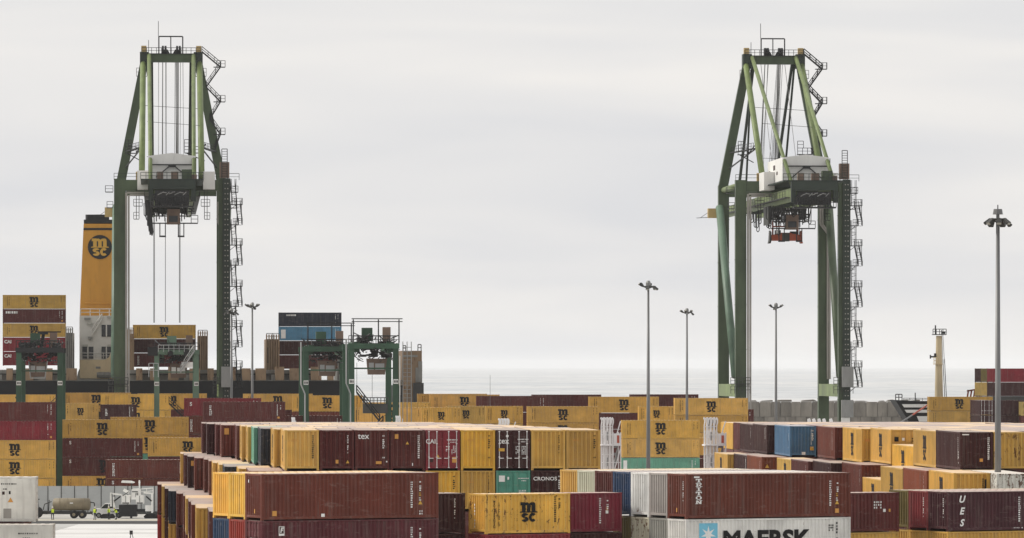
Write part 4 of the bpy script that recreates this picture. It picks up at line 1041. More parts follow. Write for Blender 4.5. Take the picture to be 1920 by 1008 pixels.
    for i, ((xa, za), (xb, zb)) in enumerate(zip(zz, zz[1:])):
        B('stair_flight', 'black_steel', lambda m: m.stair((xa, U-.5, za), (xb, U-.5, zb), .8, (0,1,0), .05))
        if xb > 9:
            B('stair_landing', 'black_steel', lambda m: (m.box(8.0, 10.2, U-1, U, zb-.1, zb+.05), m.rail([(8.6, U-1, zb), (10.2, U-1, zb), (10.2, U, zb)], 1.2, .05, .6)))
    # girder and boom: two box girders
    for sx in (-1, 1):
        B('girder', LT, lambda m: m.box(sx*3.55-.45, sx*3.55+.45, -33, 40, 51.0, 53.3))
        B('boom', LT, lambda m: m.box(sx*3.55-.42, sx*3.55+.42, 40.2, 86, 51.1, 53.2))
        B('boom_walkway', 'dark_steel', lambda m: (m.box(min(sx*4.05, sx*5.0), max(sx*4.05, sx*5.0), -31, 84, 51.6, 51.7), m.rail([(sx*4.95, -31, 51.7), (sx*4.95, 84, 51.7)], 1.1, .04, 4)))
    for y in range(-18, 86, 8): B('cross_brace', DK, lambda m: m.box(-3.1, 3.1, y-.25, y+.25, 51.7, 52.6))
    B('rear_frame', DK, lambda m: (m.box(-4.2, 4.2, -34.4, -33.02, 52.8, 54.4), m.box(-4.2, -3.4, -34.2, -33.2, 50.6, 52.8), m.box(3.4, 4.2, -34.2, -33.2, 50.6, 52.8)))
    def cage(m):
        m.box(-3.8, 3.8, -34.9, -32.5, 49.6, 49.85); m.rail([(-3.8, -34.9, 49.8), (3.8, -34.9, 49.8)], 1.6, .06, .45)
        m.box(-3.0, 3.0, -34.0, -33.2, 50.2, 52.6)
        r = random.Random(9)
        for i in range(26):
            x = r.uniform(-3.6, 3.4); z = r.uniform(49.9, 52.4); m.tube((x, -34.6, z), (x+r.uniform(-.8, .8), -34.5, z+r.uniform(-.4, .5)), .09, n=5)
    B('machinery_cage', 'black_steel', cage)
    B('cage_pipe', 'grey_steel', lambda m: [m.tube((-2.6+.5*i, -34.95, 51.7+.25*(i % 3)), (-2.0+.5*i, -34.95, 52.1+.2*(i % 2)), .07, n=5) for i in range(10)])
    # deck at girder level, railings, machinery house, electric rooms
    B('machinery_deck', DK, lambda m: (m.box(-5.6, 5.6, -33.5, 4, 54.42, 54.65), m.rail([(-5.6, -33.5, 54.6), (5.6, -33.5, 54.6)], 1.2, .05, .9), m.rail([(-10.6, -.8, 55.6), (-6.4, -.8, 55.6)], 1.2), m.rail([(6, -.8, 55.6), (12.4, -.8, 55.6)], 1.2)))
    B('machinery_house', 'white_paint', lambda m: m.prism([(-4.3, 54.7), (4.2, 54.7), (4.2, 59.2), (-.05, 59.75), (-4.3, 59.2)], 1, -21.5, 2))
    B('house_marking', 'ink_faded', lambda m: (m.box(-4.33, -4.3, -10, -7, 57.3, 58.2), m.box(-4.33, -4.3, -2, -1, 56.2, 57.4), m.box(-4.33, -4.3, -14, -12, 56.3, 56.9)))
    B('electric_room', 'white_paint', lambda m: m.box(-6.3, -4.35, -9.5, -1.6, 53.7, 57.0))
    B('electric_room', 'white_paint', lambda m: m.box(5.75, 7.9, -5, -1.0, 53.8, 57.0))
    B('house_truss', 'black_steel', lambda m: (m.beam((-3.9, -22.0, 57.6), (3.9, -22.0, 57.6), .25, .22), m.beam((-.7, -22.0, 57.35), (.7, -22.0, 57.35), .3, .4), m.beam((-.5, -22.0, 57.3), (-2.9, -22.0, 55.3), .2, .2), m.beam((.5, -22.0, 57.3), (2.9, -22.0, 55.3), .2, .2), m.beam((4.3, -22.0, 59), (4.3, -22.0, 54.6), .14, .14)))
    for x0, x1, mt in ((-2.7, -1.6, 'brown_box'), (-.2, 1.1, 'brown_box'), (3.3, 4.4, 'brown_box')):
        B('control_box', mt, lambda m: m.box(x0, x1, -31.8, -30.4, 54.7, 56.0 if x0 < 3 else 55.5))
    B('winch_box', G, lambda m: m.box(1.7, 3.5, -32.2, -30.0, 54.7, 56.4))
    B('apex_box', 'tan', lambda m: m.box(-6.6, -6.0, -.6, .2, 55.6, 57.1))
    B('knee_box', 'tan', lambda m: m.box(-12.6, -10.7, U-1, U+.8, 49.6, 51.4))
    B('jib_arm', 'black_steel', lambda m: (m.tube((-12.6, U, 49.7), (-14.8, U, 49.6), .05), m.tube((-12.6, U, 50.6), (-14, U, 49.65), .04)))
    # ropes from the head down to the deck and boom
    def ropes(m):
        r = random.Random(4)
        for cx in (-1.35, .75, 1.3):
            for i in range(7):
                x = cx + r.uniform(-.45, .45)
                m.tube((x, U, 79.0), (x + r.uniform(-.15, .15), U + r.uniform(5, 18), 53.5), .045, n=4)
        for x in (-2.4, 2.2): m.tube((x, U, 79), (x*1.02, 12, 59.6), .05, n=4)
    B('boom_rope', 'rope', ropes)
    B('stay_line', 'black_steel', lambda m: (m.tube((-5.2, 18, 70.2), (5.2, 18, 69.6), .04, n=4), m.tube((-4.5, 10, 66.8), (5.2, 12, 66.2), .04, n=4), m.tube((-4.6, 8, 60.2), (5.2, 8, 60.0), .04, n=4)))
    # trolley
    ty = trolley_y
    tr = B('trolley', 'black_steel', lambda m: (m.box(-3.0, 3.0, ty-4, ty+4, 50.2, 50.8), m.box(-2.7, -2.2, ty-3.5, ty+3.5, 48.6, 50.2), m.box(2.2, 2.7, ty-3.5, ty+3.5, 48.6, 50.2), m.rail([(-3.2, ty-4, 48.3), (3.4, ty-4, 48.3)], 1.2, .07, .8), m.box(-3.2, 3.4, ty-4, ty-3, 48.1, 48.3), m.rail([(3.4, ty-4, 47.0), (4.6, ty-4, 47.0)], 1.3, .06), m.box(-3.6, 4.6, ty-4, ty-3, 46.8, 47.0)))
    for x in (-1.7, 1.6):
        def cabs(m):
            m.path([(x-.5, ty-4, 46.9), (x-.5, ty-4, 44.6), (x+.5, ty-4, 44.6), (x+.5, ty-4, 46.9)], .1); m.box(x-.6, x+.6, ty-4.1, ty-3.6, 44.4, 44.65)
        B('sheave_hanger', 'black_steel', cabs, tr)
    def mass(m):
        r = random.Random(13)
        for i in range(30):
            x = r.uniform(-3.6, 3.2); z = r.uniform(48.2, 50.6); yy = ty + r.uniform(-3.8, 3.5)
            m.box(x, x+r.uniform(.3, 1.3), yy, yy+.5, z, z+r.uniform(.15, .7))
        for i in range(9): m.tube((-3.4+.85*i, ty-3.9, 48.3), (-3.0+.85*i, ty-3.9, 50.6), .09, n=5)
    stuff(B('machinery', 'dark_steel', mass, tr))
    r9 = random.Random(17)
    for i in range(12):
        x = r9.uniform(-3.4, 2.9); z = r9.uniform(47.6, 50.4); B('bright_fitting', 'galvanised', lambda m: m.box(x, x+r9.uniform(.2, .7), ty-4.25, ty-4.05, z, z+r9.uniform(.12, .3)), tr)
    B('side_screen', 'dark_steel', lambda m: m.box(-4.3, -4.1, ty-5, ty+3, 47.6, 51.0), tr)
    cab = B('operator_cabin', 'brown_box', lambda m: m.prism([(-1.0, 46.7), (1.4, 46.7), (1.4, 49.4), (-.9, 49.4)], 1, ty-4.8, ty-2.4), tr)
    B('window', 'glass', lambda m: m.box(-.6, 1.0, ty-4.85, ty-4.81, 47.1, 48.2), cab)
    # festoon loops under the left girder
    r = random.Random(21)
    y0, y1, n_ = (-29, -8, 8) if busy else (-14, 44, 40)
    for i in range(n_):
        y = y0 + (y1-y0)*i/n_; x = r.uniform(-4.6, 3.2) if not busy else r.uniform(-4.8, -3.0); d = r.uniform(1.3, 3.6)
        B('festoon_loop', 'black_steel', lambda m: m.path([(x-.28, y, 50.9), (x-.25, y, 50.9-d), (x, y, 50.6-d), (x+.25, y, 50.9-d), (x+.28, y, 50.9)], .085, n=5))
    if busy:
        B('cable_bundle', 'black_steel', lambda m: [m.tube((-4.2+r.uniform(-.4,.5), -29, 51), (-3.9+r.uniform(-.5,.5), -29, 44.4+r.uniform(0, 2)), .16, n=5) for i in range(10)])
        B('hoist_rope', 'black_steel', lambda m: [m.tube((x, ty, 48), (x, ty+1, zb), .05, n=4) for x, zb in ((-3.3, 29.3), (1.3, 29.3), (-3.15, 29.3), (1.45, 29.3), (-1.2, 29.4))])
    else:
        B('hoist_rope', 'black_steel', lambda m: [m.tube((x, ty+dy, 48.5), (x, ty+dy, 45.6), .05, n=4) for x in (-2.0, 2.0) for dy in (-1, 1)])
    def grid(m):
        for i in range(12): m.tube((-2.9+.5*i, ty-4.2, 50.3), (-2.8+.5*i, ty-4.2, 47.2 + (i % 3)*.4), .1, n=5)
    B('hose_curtain', 'black_steel', grid, tr)
    return root
crane1 = sts_crane(322, 983, 'green quay crane holding its ropes over the ship beside the yellow funnel', -24, True)
crane2 = sts_crane(1485, 990, 'green quay crane with an orange spreader hanging, standing before the breakwater', 6, False)
def spreader(cr, y, ztop):
    base = cr.location; a = Vector((-.55, y, 0)); a.rotate(Matrix.Rotation(YAW, 3, 'Z'))
    root = empty('container_spreader', (base.x + a.x, base.y + a.y, ztop), YAW)
    tag(root, 'orange container spreader hanging on ropes under the crane before the breakwater', 'spreader')
    m = MB(); m.prism([(-2.7, -2.5), (2.7, -2.5), (2.7, -1.4), (1.2, -1.2), (.9, -1.0), (-.9, -1.0), (-1.2, -1.2), (-2.7, -1.4)], 1, -1.0, 1.0); m.build('main_beam', M['spreader_orange'], root)
    m = MB(); m.box(-.7, .7, -1.05, 1.05, -2.6, -1.05); m.build('gear_box', M['dark_steel'], root)
    for sx in (-1, 1):
        m = MB(); m.prism([(sx*2.72, -2.5), (sx*2.72, -.9), (sx*2.95, -.6), (sx*3.05, -2.4), (sx*3.2, -3.0), (sx*2.85, -3.0)], 1, -1.2, 1.2); m.build('end_frame', M['spreader_orange'] if sx > 0 else M['dark_steel'], root)
        m = MB(); m.beam((sx*2.35, 0, -1.4), (sx*2.35, 0, 1.2), .28, .3); m.build('head_post', M['spreader_orange'], root)
    m = MB(); m.beam((-2.3, 0, .15), (2.3, 0, .15), .3, .26); m.build('headblock_bar', M['spreader_orange'], root)
    m = MB(); m.box(-1.9, -1.2, -1.03, -1.0, -1.2, -.6); m.build('sign', M['white_paint'], root)
    m = MB(); m.box(-2.1, -.95, -1.02, -.8, -1.35, -.55); m.box(.9, 2.3, -.6, .6, -1.35, -.75); m.build('pump_box', M['dark_steel'], root)
spreader(crane2, 6, 49.0 - 1.8)

# ------------------------------------------------------------------ yard gantry cranes on rubber tyres
def rtg(px, D, label, variant):
    base = pt(px, HOR, D); zg = ground(D)
    root = empty('yard_crane', (base.x, D, zg), YAW)
    tag(root, label, 'yard crane', 'rubber tyred cranes over the container rows')
    GR = M['rtg_pale'] if variant in (2,) else M['rtg_green']; K = M['black_steel']
    def B(name, mat, fn, parent=root):
        mb = MB(); fn(mb); return mb.build(name, M[mat] if isinstance(mat, str) else mat, parent)
    S = 24.0; hx = 3.15
    for y in (0, S):
        for sx in (-1, 1):
            lg = B('leg', GR, lambda m: m.beam((sx*hx, y, 1.6), (sx*hx, y, 24.6), .95, .85, .80, .75))
            if y == 0: B('number_plate', 'white_paint', lambda m: m.box(sx*hx-.36, sx*hx+.36, -.50, -.46, 19.0, 19.65), lg); B('number', 'ink_black', lambda m: [m.box(sx*hx-.25+.2*i, sx*hx-.12+.2*i, -.52, -.505, 19.15, 19.5) for i in range(3)], lg)
            B('wheel', 'rubber', lambda m: [m.lathe([(.55,-.3),(.8,-.22),(.8,.22),(.55,.3)], 14, (sx*hx+o, y, .8), 1) for o in (-.95, .95)])
        B('sill_beam', GR, lambda m: m.box(-hx-1.6, hx+1.6, y-.42, y+.42, 1.3, 2.1))
        B('cross_beam', GR if variant != 1 else K, lambda m: m.box(-hx-.5, hx+.5, y-.5, y+.5, 24.0, 24.75))
    B('brace_tube', GR, lambda m: m.tube((-hx, 0, 21.2), (hx, 0, 21.2), .13, n=6))
    for sx in (-1, 1):
        B('main_girder', GR if variant != 1 else K, lambda m: m.box(sx*2.35-.42, sx*2.35+.42, .55, S-.55, 23.5, 25.0))
    if variant in (3, 4):
        B('conduit', 'galvanised', lambda m: m.path([(-hx-.75, -.5, 25.4), (-hx-.75, -.5, 19.0), (-hx-.15, -.6, 17.6), (-hx-.15, -.6, 3)], .11, n=6))
        if variant == 4:
            B('conduit', 'white_paint', lambda m: m.tube((hx+.55, -.5, 23), (hx+.55, -.5, 4), .06, n=5))
            B('ladder', 'grey_steel', lambda m: ([m.tube((hx+1.0+.6*i, -.4, 12), (hx+1.0+.6*i, -.4, 25), .06, n=4) for i in range(3)], [m.tube((hx+1.0, -.4, 17+.6*i), (hx+2.2, -.4, 17+.6*i), .04, n=4) for i in range(13)]))
    # trolley with machinery, hanging cabin and top gallery
    ty = 5.0
    tr = B('trolley', K, lambda m: (m.box(-2.9, 2.9, ty-2.5, ty+2.5, 24.2, 24.8), m.box(-2.2, -.6, ty-1.8, ty+1.5, 24.8, 25.6), m.rail([(-2.9, ty-2.5, 24.8), (2.9, ty-2.5, 24.8)], 1.0, .05, .7)))
    B('winch_house', GR, lambda m: m.box(-1.5, .0, ty-1.2, ty+1.2, 25.1, 27.0), tr)
    B('cable_reel', 'brown_box', lambda m: m.box(1.5, 2.6, ty-1, ty+1, 24.9, 27.1), tr)
    r = random.Random(variant)
    B('machinery', 'dark_steel', lambda m: [m.box(x, x+r.uniform(.3, 1.2), ty-2, ty+1.8, z, z+r.uniform(.2, .6)) for x, z in [(r.uniform(-2.9, 2.3), r.uniform(22.6, 24.9)) for _ in range(26)]], tr)
    stuff(B('pipework', K, lambda m: [m.tube((x, r.uniform(-.9, ty), z), (x+r.uniform(-1.1, 1.1), r.uniform(-.9, ty), z+r.uniform(-.5, .9)), r.uniform(.04, .1), n=5) for x, z in [(r.uniform(-3.0, 2.8), r.uniform(22.3, 25.6)) for _ in range(80)]]))
    B('rail', K, lambda m: m.rail([(-hx-.4, -.5, 24.75), (hx+.4, -.5, 24.75)], 1.1, .05, .6))
    B('bright_fitting', 'galvanised', lambda m: [m.box(x, x+r.uniform(.1, .3), ty-2.2, ty-2.0, z, z+r.uniform(.08, .2)) for x, z in [(r.uniform(-2.8, 2.6), r.uniform(22.6, 25.0)) for _ in range(14)]], tr)
    cx = {1: -.2, 2: .4, 3: .2, 4: .6}[variant]
    cab = B('cabin', 'brown_box', lambda m: m.prism([(cx-1.3, 20.3), (cx+1.1, 20.3), (cx+1.4, 22.6), (cx-1.5, 22.6)], 1, ty-3.2, ty-1.0), tr)
    B('window', 'white_paint' if variant == 2 else 'galvanised', lambda m: (m.box(cx-1.2, cx-.5, ty-3.26, ty-3.22, 21.0, 22.0), m.box(cx-.3, cx+1.0, ty-3.26, ty-3.22, 21.0, 21.9)), cab)
    if variant in (3, 4):
        B('gallery', K, lambda m: (m.beam((-hx+.2, ty, 28.3), (hx+1.2, ty, 28.3), .18, .14), m.beam((-hx+.2, ty, 27.9), (hx+1.2, ty, 27.9), .14, .12), [m.tube((x, ty, 24.8), (x, ty, 28.2), .1, n=5) for x in (-2.7, .9, hx+.7)]))
    if variant == 1:
        B('gallery', K, lambda m: (m.box(-.4, 1.2, ty-.6, ty+.6, 26.8, 27.3), m.beam((1.2, ty, 27.2), (3.2, ty, 27.2), .2, .2), m.beam((.2, ty, 24.8), (.5, ty, 26.9), .5, .5), m.box(-3.3, -1.3, ty-1, ty+1, 24.8, 25.6), m.box(1.9, 3.2, ty-1, ty+1, 24.8, 25.5)))
        B('cabin_frame', 'galvanised', lambda m: m.path([(cx-1.5, ty-3.4, 22.7), (cx-1.2, ty-3.4, 20.1), (cx+1.0, ty-3.4, 20.1), (cx+1.4, ty-3.4, 22.7)], .09), cab)
    if variant == 2:
        B('sign_board', 'white_paint', lambda m: m.box(.8, 2.6, -.9, -.8, 21.9, 22.8))
        B('access_stair', 'galvanised', lambda m: (m.stair((2.7, -.8, 24.4), (.6, -.8, 21.2), .7), m.rail([(-2.9, -.8, 24.4), (2.9, -.8, 24.4)], 1.1, .05, .8), m.rail([(-4.4, -.8, 20.4), (-2.9, -.8, 20.4)], 2.2, .06, .7)))
        B('dark_frame', K, lambda m: (m.box(-4.6, -3.0, -.6, .4, 23.8, 25.2), m.box(-1.5, 2.6, -.4, .4, 24.2, 24.5), m.lathe([(.5,-.1),(.5,.1)], 12, (1.6, -.6, 24.4), 1), m.lathe([(.45,-.1),(.45,.1)], 12, (-1.0, -.6, 24.2), 1)))
    # access stairs low on the right-hand legs
    if variant in (1, 2):
        B('diagonal_stair', K, lambda m: m.stair((-1.2 if variant == 2 else 2.6, 0, 16.2), (3.0 if variant == 2 else -1.6, 0, 12.2), .7) )
    if variant == 4:
        B('diagonal_stair', K, lambda m: (m.stair((-2.2, 6, 17.8), (1.1, 6, 13.6), .9, (0,1,0), .07), m.stair((1.6, 6, 13.4), (-1.6, 6, 9.6), .9, (0,1,0), .07)))
        B('engine_house', 'dark_steel', lambda m: (m.box(-.6, 3.0, S-1.5, S+1, 14.6, 16.0), m.rail([(-.6, S-1.6, 16.0), (3.0, S-1.6, 16.0)], .9, .06, .5)))
        B('hoist_rope', K, lambda m: [m.tube((x, ty, 22), (x, ty, 13), .03, n=4) for x in (-2.2, .0)])
    return root
rtg(74, 818, 'yard crane with a black top and pale cabin window at the edge of the yard', 1)
rtg(331, 851, 'pale green yard crane under the yellow ship container, white sign on its frame', 2)
rtg(613, 800, 'green yard crane in front of the navy ship container', 3)
rtg(700.5, 759, 'green yard crane with a hanging cabin, stairs on its side, seen against the sea', 4)

# ------------------------------------------------------------------ container ship alongside
def ship():
    root = empty('container_ship', (0, 0, -5)); tag(root, 'large black container ship with a yellow funnel lying along the quay', 'ship')
    D = 1027.0
    def W(px, y, d=D): return pt(px, y, d)
    def L(px, d=D):          # offset along the quay of a pixel
        return (px-960)/FPX*d
    rot = YAW
    root.location = (0, D, -5); root.rotation_euler = (0, 0, rot)
    # local x from world x (small angle): x / cos
    def lx(px): return L(px)/math.cos(rot)/(1 - math.tan(rot)*(px-960)/FPX)
    def z(y): return CAM_H - (y-HOR)/FPX*(D-8) + 5
    def B(name, mat, fn, parent=root):
        mb = MB(); fn(mb); return mb.build(name, M[mat], parent)
    x0, x1 = lx(-420), lx(652)
    hull = B('hull', 'black_hull', lambda m: (m.prism([(x0, -.5), (x1-5, -.5), (x1, 6), (x1, z(713)), (x0, z(713))], 1, 0, 40)))
    B('deck', 'ship_grey', lambda m: m.box(x0, x1-.5, .4, 39.6, z(713)+.004, z(713)+.12))
    zd = z(713)+.12
    B('coaming', 'ship_grey', lambda m: (m.box(x0, lx(136), 4, 36, zd, zd+2.0), m.box(lx(236), x1-6, 4, 36, zd, zd+2.0)))
    B('hatch_rail', 'dark_steel', lambda m: (m.box(x0, lx(136), 3.6, 4.0, zd+1.0, zd+1.3), m.box(lx(236), x1-6, 3.6, 4.0, zd+1.0, zd+1.3)))
    r = random.Random(8)
    px = -60
    while px < 640:
        if not 128 < px < 236:
            w = r.choice((1.2, 1.7, 2.0)); xx = lx(px)
            B('stanchion', 'ship_brown', lambda m: m.box(xx, xx+w, .3, 3.5, zd, zd+2.3 + (0 if r.random() < .5 else .3)))
            if r.random() < .5: B('deck_fitting', 'ship_grey', lambda m: m.box(xx+w+1, xx+w+2.4, 1, 3, zd, zd+1.1))
        px += r.uniform(24, 44)
    # lashing bridges between the stacks
    def lash(a, b, yt, mat='ship_brown', fins=4):
        xa, xb = lx(a), lx(b); k = (xb-xa)/fins
        br = B('lashing_bridge', mat, lambda m: m.box(xa, xb, 6, 30, zd, z(yt)))
        for i in range(fins+1):
            B('fin', mat, lambda m: m.box(xa+i*k-.12, xa+i*k+.12, 5.2, 6.0, zd, z(yt)+.9), br)
        B('panel', 'dark_steel', lambda m: m.box(xa+k*.3, xa+k*.8, 5.9, 5.99, z(yt)-4.6, z(yt)-1.6), br)
        B('hand_rail', 'dark_steel', lambda m: m.rail([(xa, 5.4, z(yt)), (xb, 5.4, z(yt))], 1.1, .06, .8), br)
    lash(238, 250, 624); lash(372, 389, 628, 'ship_brown'); lash(501, 524, 634, 'ship_brown', 5); lash(123, 135, 622, 'ship_grey', 3)
    lash(636, 650, 660, 'ship_grey', 3)
    # stern block standing clear of the hull side
    st = B('stern_tower', 'ship_brown', lambda m: (m.box(lx(757), lx(793), 4, 30, 12, z(656)), ))
    B('tower_panel', 'ship_grey', lambda m: (m.box(lx(781), lx(786), 3.8, 3.99, z(716), z(688)), m.box(lx(786), lx(793.5), 3.7, 3.99, z(716), z(676)), m.box(lx(757), lx(785), 3.9, 3.995, z(668), z(664))), st)
    B('tower_rail', 'dark_steel', lambda m: (m.rail([(lx(758), 5, z(656)), (lx(763), 5, z(656))], 1.0, .09), m.rail([(lx(786), 5, z(656)), (lx(792), 5, z(656))], 1.2, .09)), st)
    B('stern_bulwark', 'dark_steel', lambda m: (m.box(lx(776), lx(795.5), 2, 32, 0, z(717)), m.box(lx(744), lx(776), 6, 30, 0, z(722))))
    B('stern_rail', 'ship_grey', lambda m: (m.rail([(lx(744), 5.8, z(722)), (lx(775), 5.8, z(722))], 1.0, .08, .8), [m.box(lx(744)+.8*i, lx(744)+.8*i+.3, 5.7, 6, z(740), z(724)) for i in range(4)]))
    # accommodation, bridge front, funnel
    acc = B('accommodation_block', 'ship_white', lambda m: (m.prism([(lx(141), zd), (lx(224), zd), (lx(224), z(589)), (lx(147), z(589)), (lx(147), z(690)), (lx(144), z(697))], 1, 14, 34)))
    B('lower_bulwark', 'ship_cream', lambda m: m.prism([(lx(147.5), z(708)), (lx(224), z(710)), (lx(224), z(655)), (lx(207), z(658)), (lx(203), z(668)), (lx(196), z(673)), (lx(147.5), z(673))], 1, 13.5, 13.95), acc)
    for a, b, c, d in ((189, 207.5, 606.5, 629), (152.5, 173.5, 648, 671), (189, 207.5, 648, 671)):
        B('window', 'glass', lambda m: m.box(lx(a), lx(b), 13.85, 13.97, z(d), z(c)), acc)
        B('window_bar', 'ship_white', lambda m: m.box(lx((a+b)/2)-.12, lx((a+b)/2)+.12, 13.7, 13.84, z(d), z(c)), acc)
    B('hand_rail', 'ship_white', lambda m: (m.rail([(lx(149), 13.2, z(671)), (lx(207), 13.2, z(671))], 1.1, .06, 1.4), m.rail([(lx(149), 14.2, z(589)), (lx(222), 14.2, z(589))], 1.3, .08, 1.8)), acc)
    for p, q in ((166, 604), (205, 646), (158, 646), (205, 592)): B('deck_lamp', 'lamp_glass', lambda m: m.box(lx(p)-.5, lx(p)+.5, 13.5, 13.84, z(q)-.2, z(q)+.2), acc)
    B('vent', 'ship_grey', lambda m: (m.box(lx(156), lx(168), 13.4, 13.9, z(597), z(593)), m.box(lx(163), lx(172), 13.3, 13.9, z(634), z(629)), m.box(lx(178), lx(187), 13.4, 13.5, z(690), z(686))), acc)
    B('outside_stair', 'ship_white', lambda m: m.stair((lx(190), 13.4, z(595)), (lx(170), 13.4, z(626)), .8, (0,1,0), .06), acc)
    B('liferaft', 'ship_grey', lambda m: [m.lathe([(.5,-.7),(.6,0),(.5,.7)], 8, (lx(p), 12.6, z(702)), 0) for p in (187, 194, 201)], acc)
    def fz(m):
        a, b, c, d = lx(147), lx(226), lx(154.5), lx(219)
        za, zb, zc, zd_ = z(589), z(550), z(415), z(414)
        pr = [(a, za), (b, za), (lx(223), zb), (d, zc), (c, zc), (lx(148.5), zb)]
        m.prism(pr, 1, 17, 31)
    f = B('funnel', 'funnel_yellow', fz)
    B('funnel_top', 'funnel_black', lambda m: (m.box(lx(154.8), lx(218.8), 17.2, 30.8, z(414)+.003, z(407)),), f)
    B('funnel_stripe', 'funnel_black', lambda m: m.box(lx(154.2), lx(219.4), 16.85, 16.98, z(427), z(423)), f)
    B('exhaust_pipe', 'funnel_black', lambda m: (m.tube((lx(168), 23, z(408)), (lx(168), 23, z(396)), 1.1, n=12), m.tube((lx(182), 23, z(408)), (lx(182), 23, z(396)), 1.5, n=12), m.tube((lx(193), 23, z(408)), (lx(193), 23, z(397)), 1.0, n=12), m.box(lx(161), lx(198), 21, 26, z(408), z(398))), f)
    B('funnel_rail', 'funnel_yellow', lambda m: (m.tube((lx(158), 16.6, z(565)), (lx(205), 16.6, z(565)), .15), m.box(lx(206), lx(211), 16.3, 16.9, z(577), z(570))), f)
    # round emblem
    ex, ez = lx(185.5), z(459.5); rr_ = 2.35
    e = B('emblem', 'funnel_black', lambda m: m.lathe([(rr_, 16.84), (rr_, 16.99)], 28, (ex, 0, ez), 1), f)
    me = MSC().copy(); me.materials.clear(); me.materials.append(M['ink_yellow'])
    o = bpy.data.objects.new('emblem_letters', me); COL.objects.link(o); o.parent = e; o.location = (ex, 16.82, ez); o.rotation_euler = (R(90), 0, 0); o.scale = (1.72, 1.72, 1)
    return root, zd-5
SHIP, ZD = ship()
GC = 'containers on the deck of the big ship'
ship_z = ZD
def deck_stack(xl, ytop, D, tiers, H=2.73):
    return row(xl, ytop, D, tiers, group=GC, H=H, gz=ZD)
o = deck_stack(5, 551.5, 1034, [('yellow','yellow logo container topping the ship stack at the edge'), ('brown','brown container with small white lettering, second in the ship stack at the edge'), ('yellow','yellow logo container third in the ship stack, behind the yard crane top'),
     ('red','red container with CAI lettering, upper of two behind the yard crane cabin'), ('red','red container with CAI lettering, lower of two behind the yard crane cabin')])
decal(o[1], dashes('id', 6, 1, .35, .7, 71, 1, .05), 'ink_white', 'front', -5.5, 2.3)
for q in (3, 4): decal(o[q], text_mesh('CAI', .85, .04), 'ink_white', 'front', -5.1, 1.9, 1)
o = deck_stack(249, 607.5, 1034, [('yellow','yellow logo container under the ropes of the quay crane'), ('dark brown','dark brown ship container under the yellow one below the crane ropes'), ('brown','brown ship container with vertical letters at the foot of that stack')])
decal(o[2], dashes('side', 1, 6, .4, .3, 72, 1.0), 'ink_white', 'front', -5.2, 2.2)
o = deck_stack(522.5, 584.5, 1034, [('navy','navy container with small white lettering topping the ship stack'), ('light blue','light blue container under the navy one on the ship'), ('dark brown','dark brown ship container under the light blue one'), ('brown','brown ship container low in the stack under the navy one')])
decal(o[0], dashes('id', 7, 1, .24, .5, 73, 1, .03), 'ink_white', 'front', -4.6, 2.35); decal(o[1], rect(.9, 1.7), 'ink_white', 'front', -5.2, 1.3, 1, 'panel')

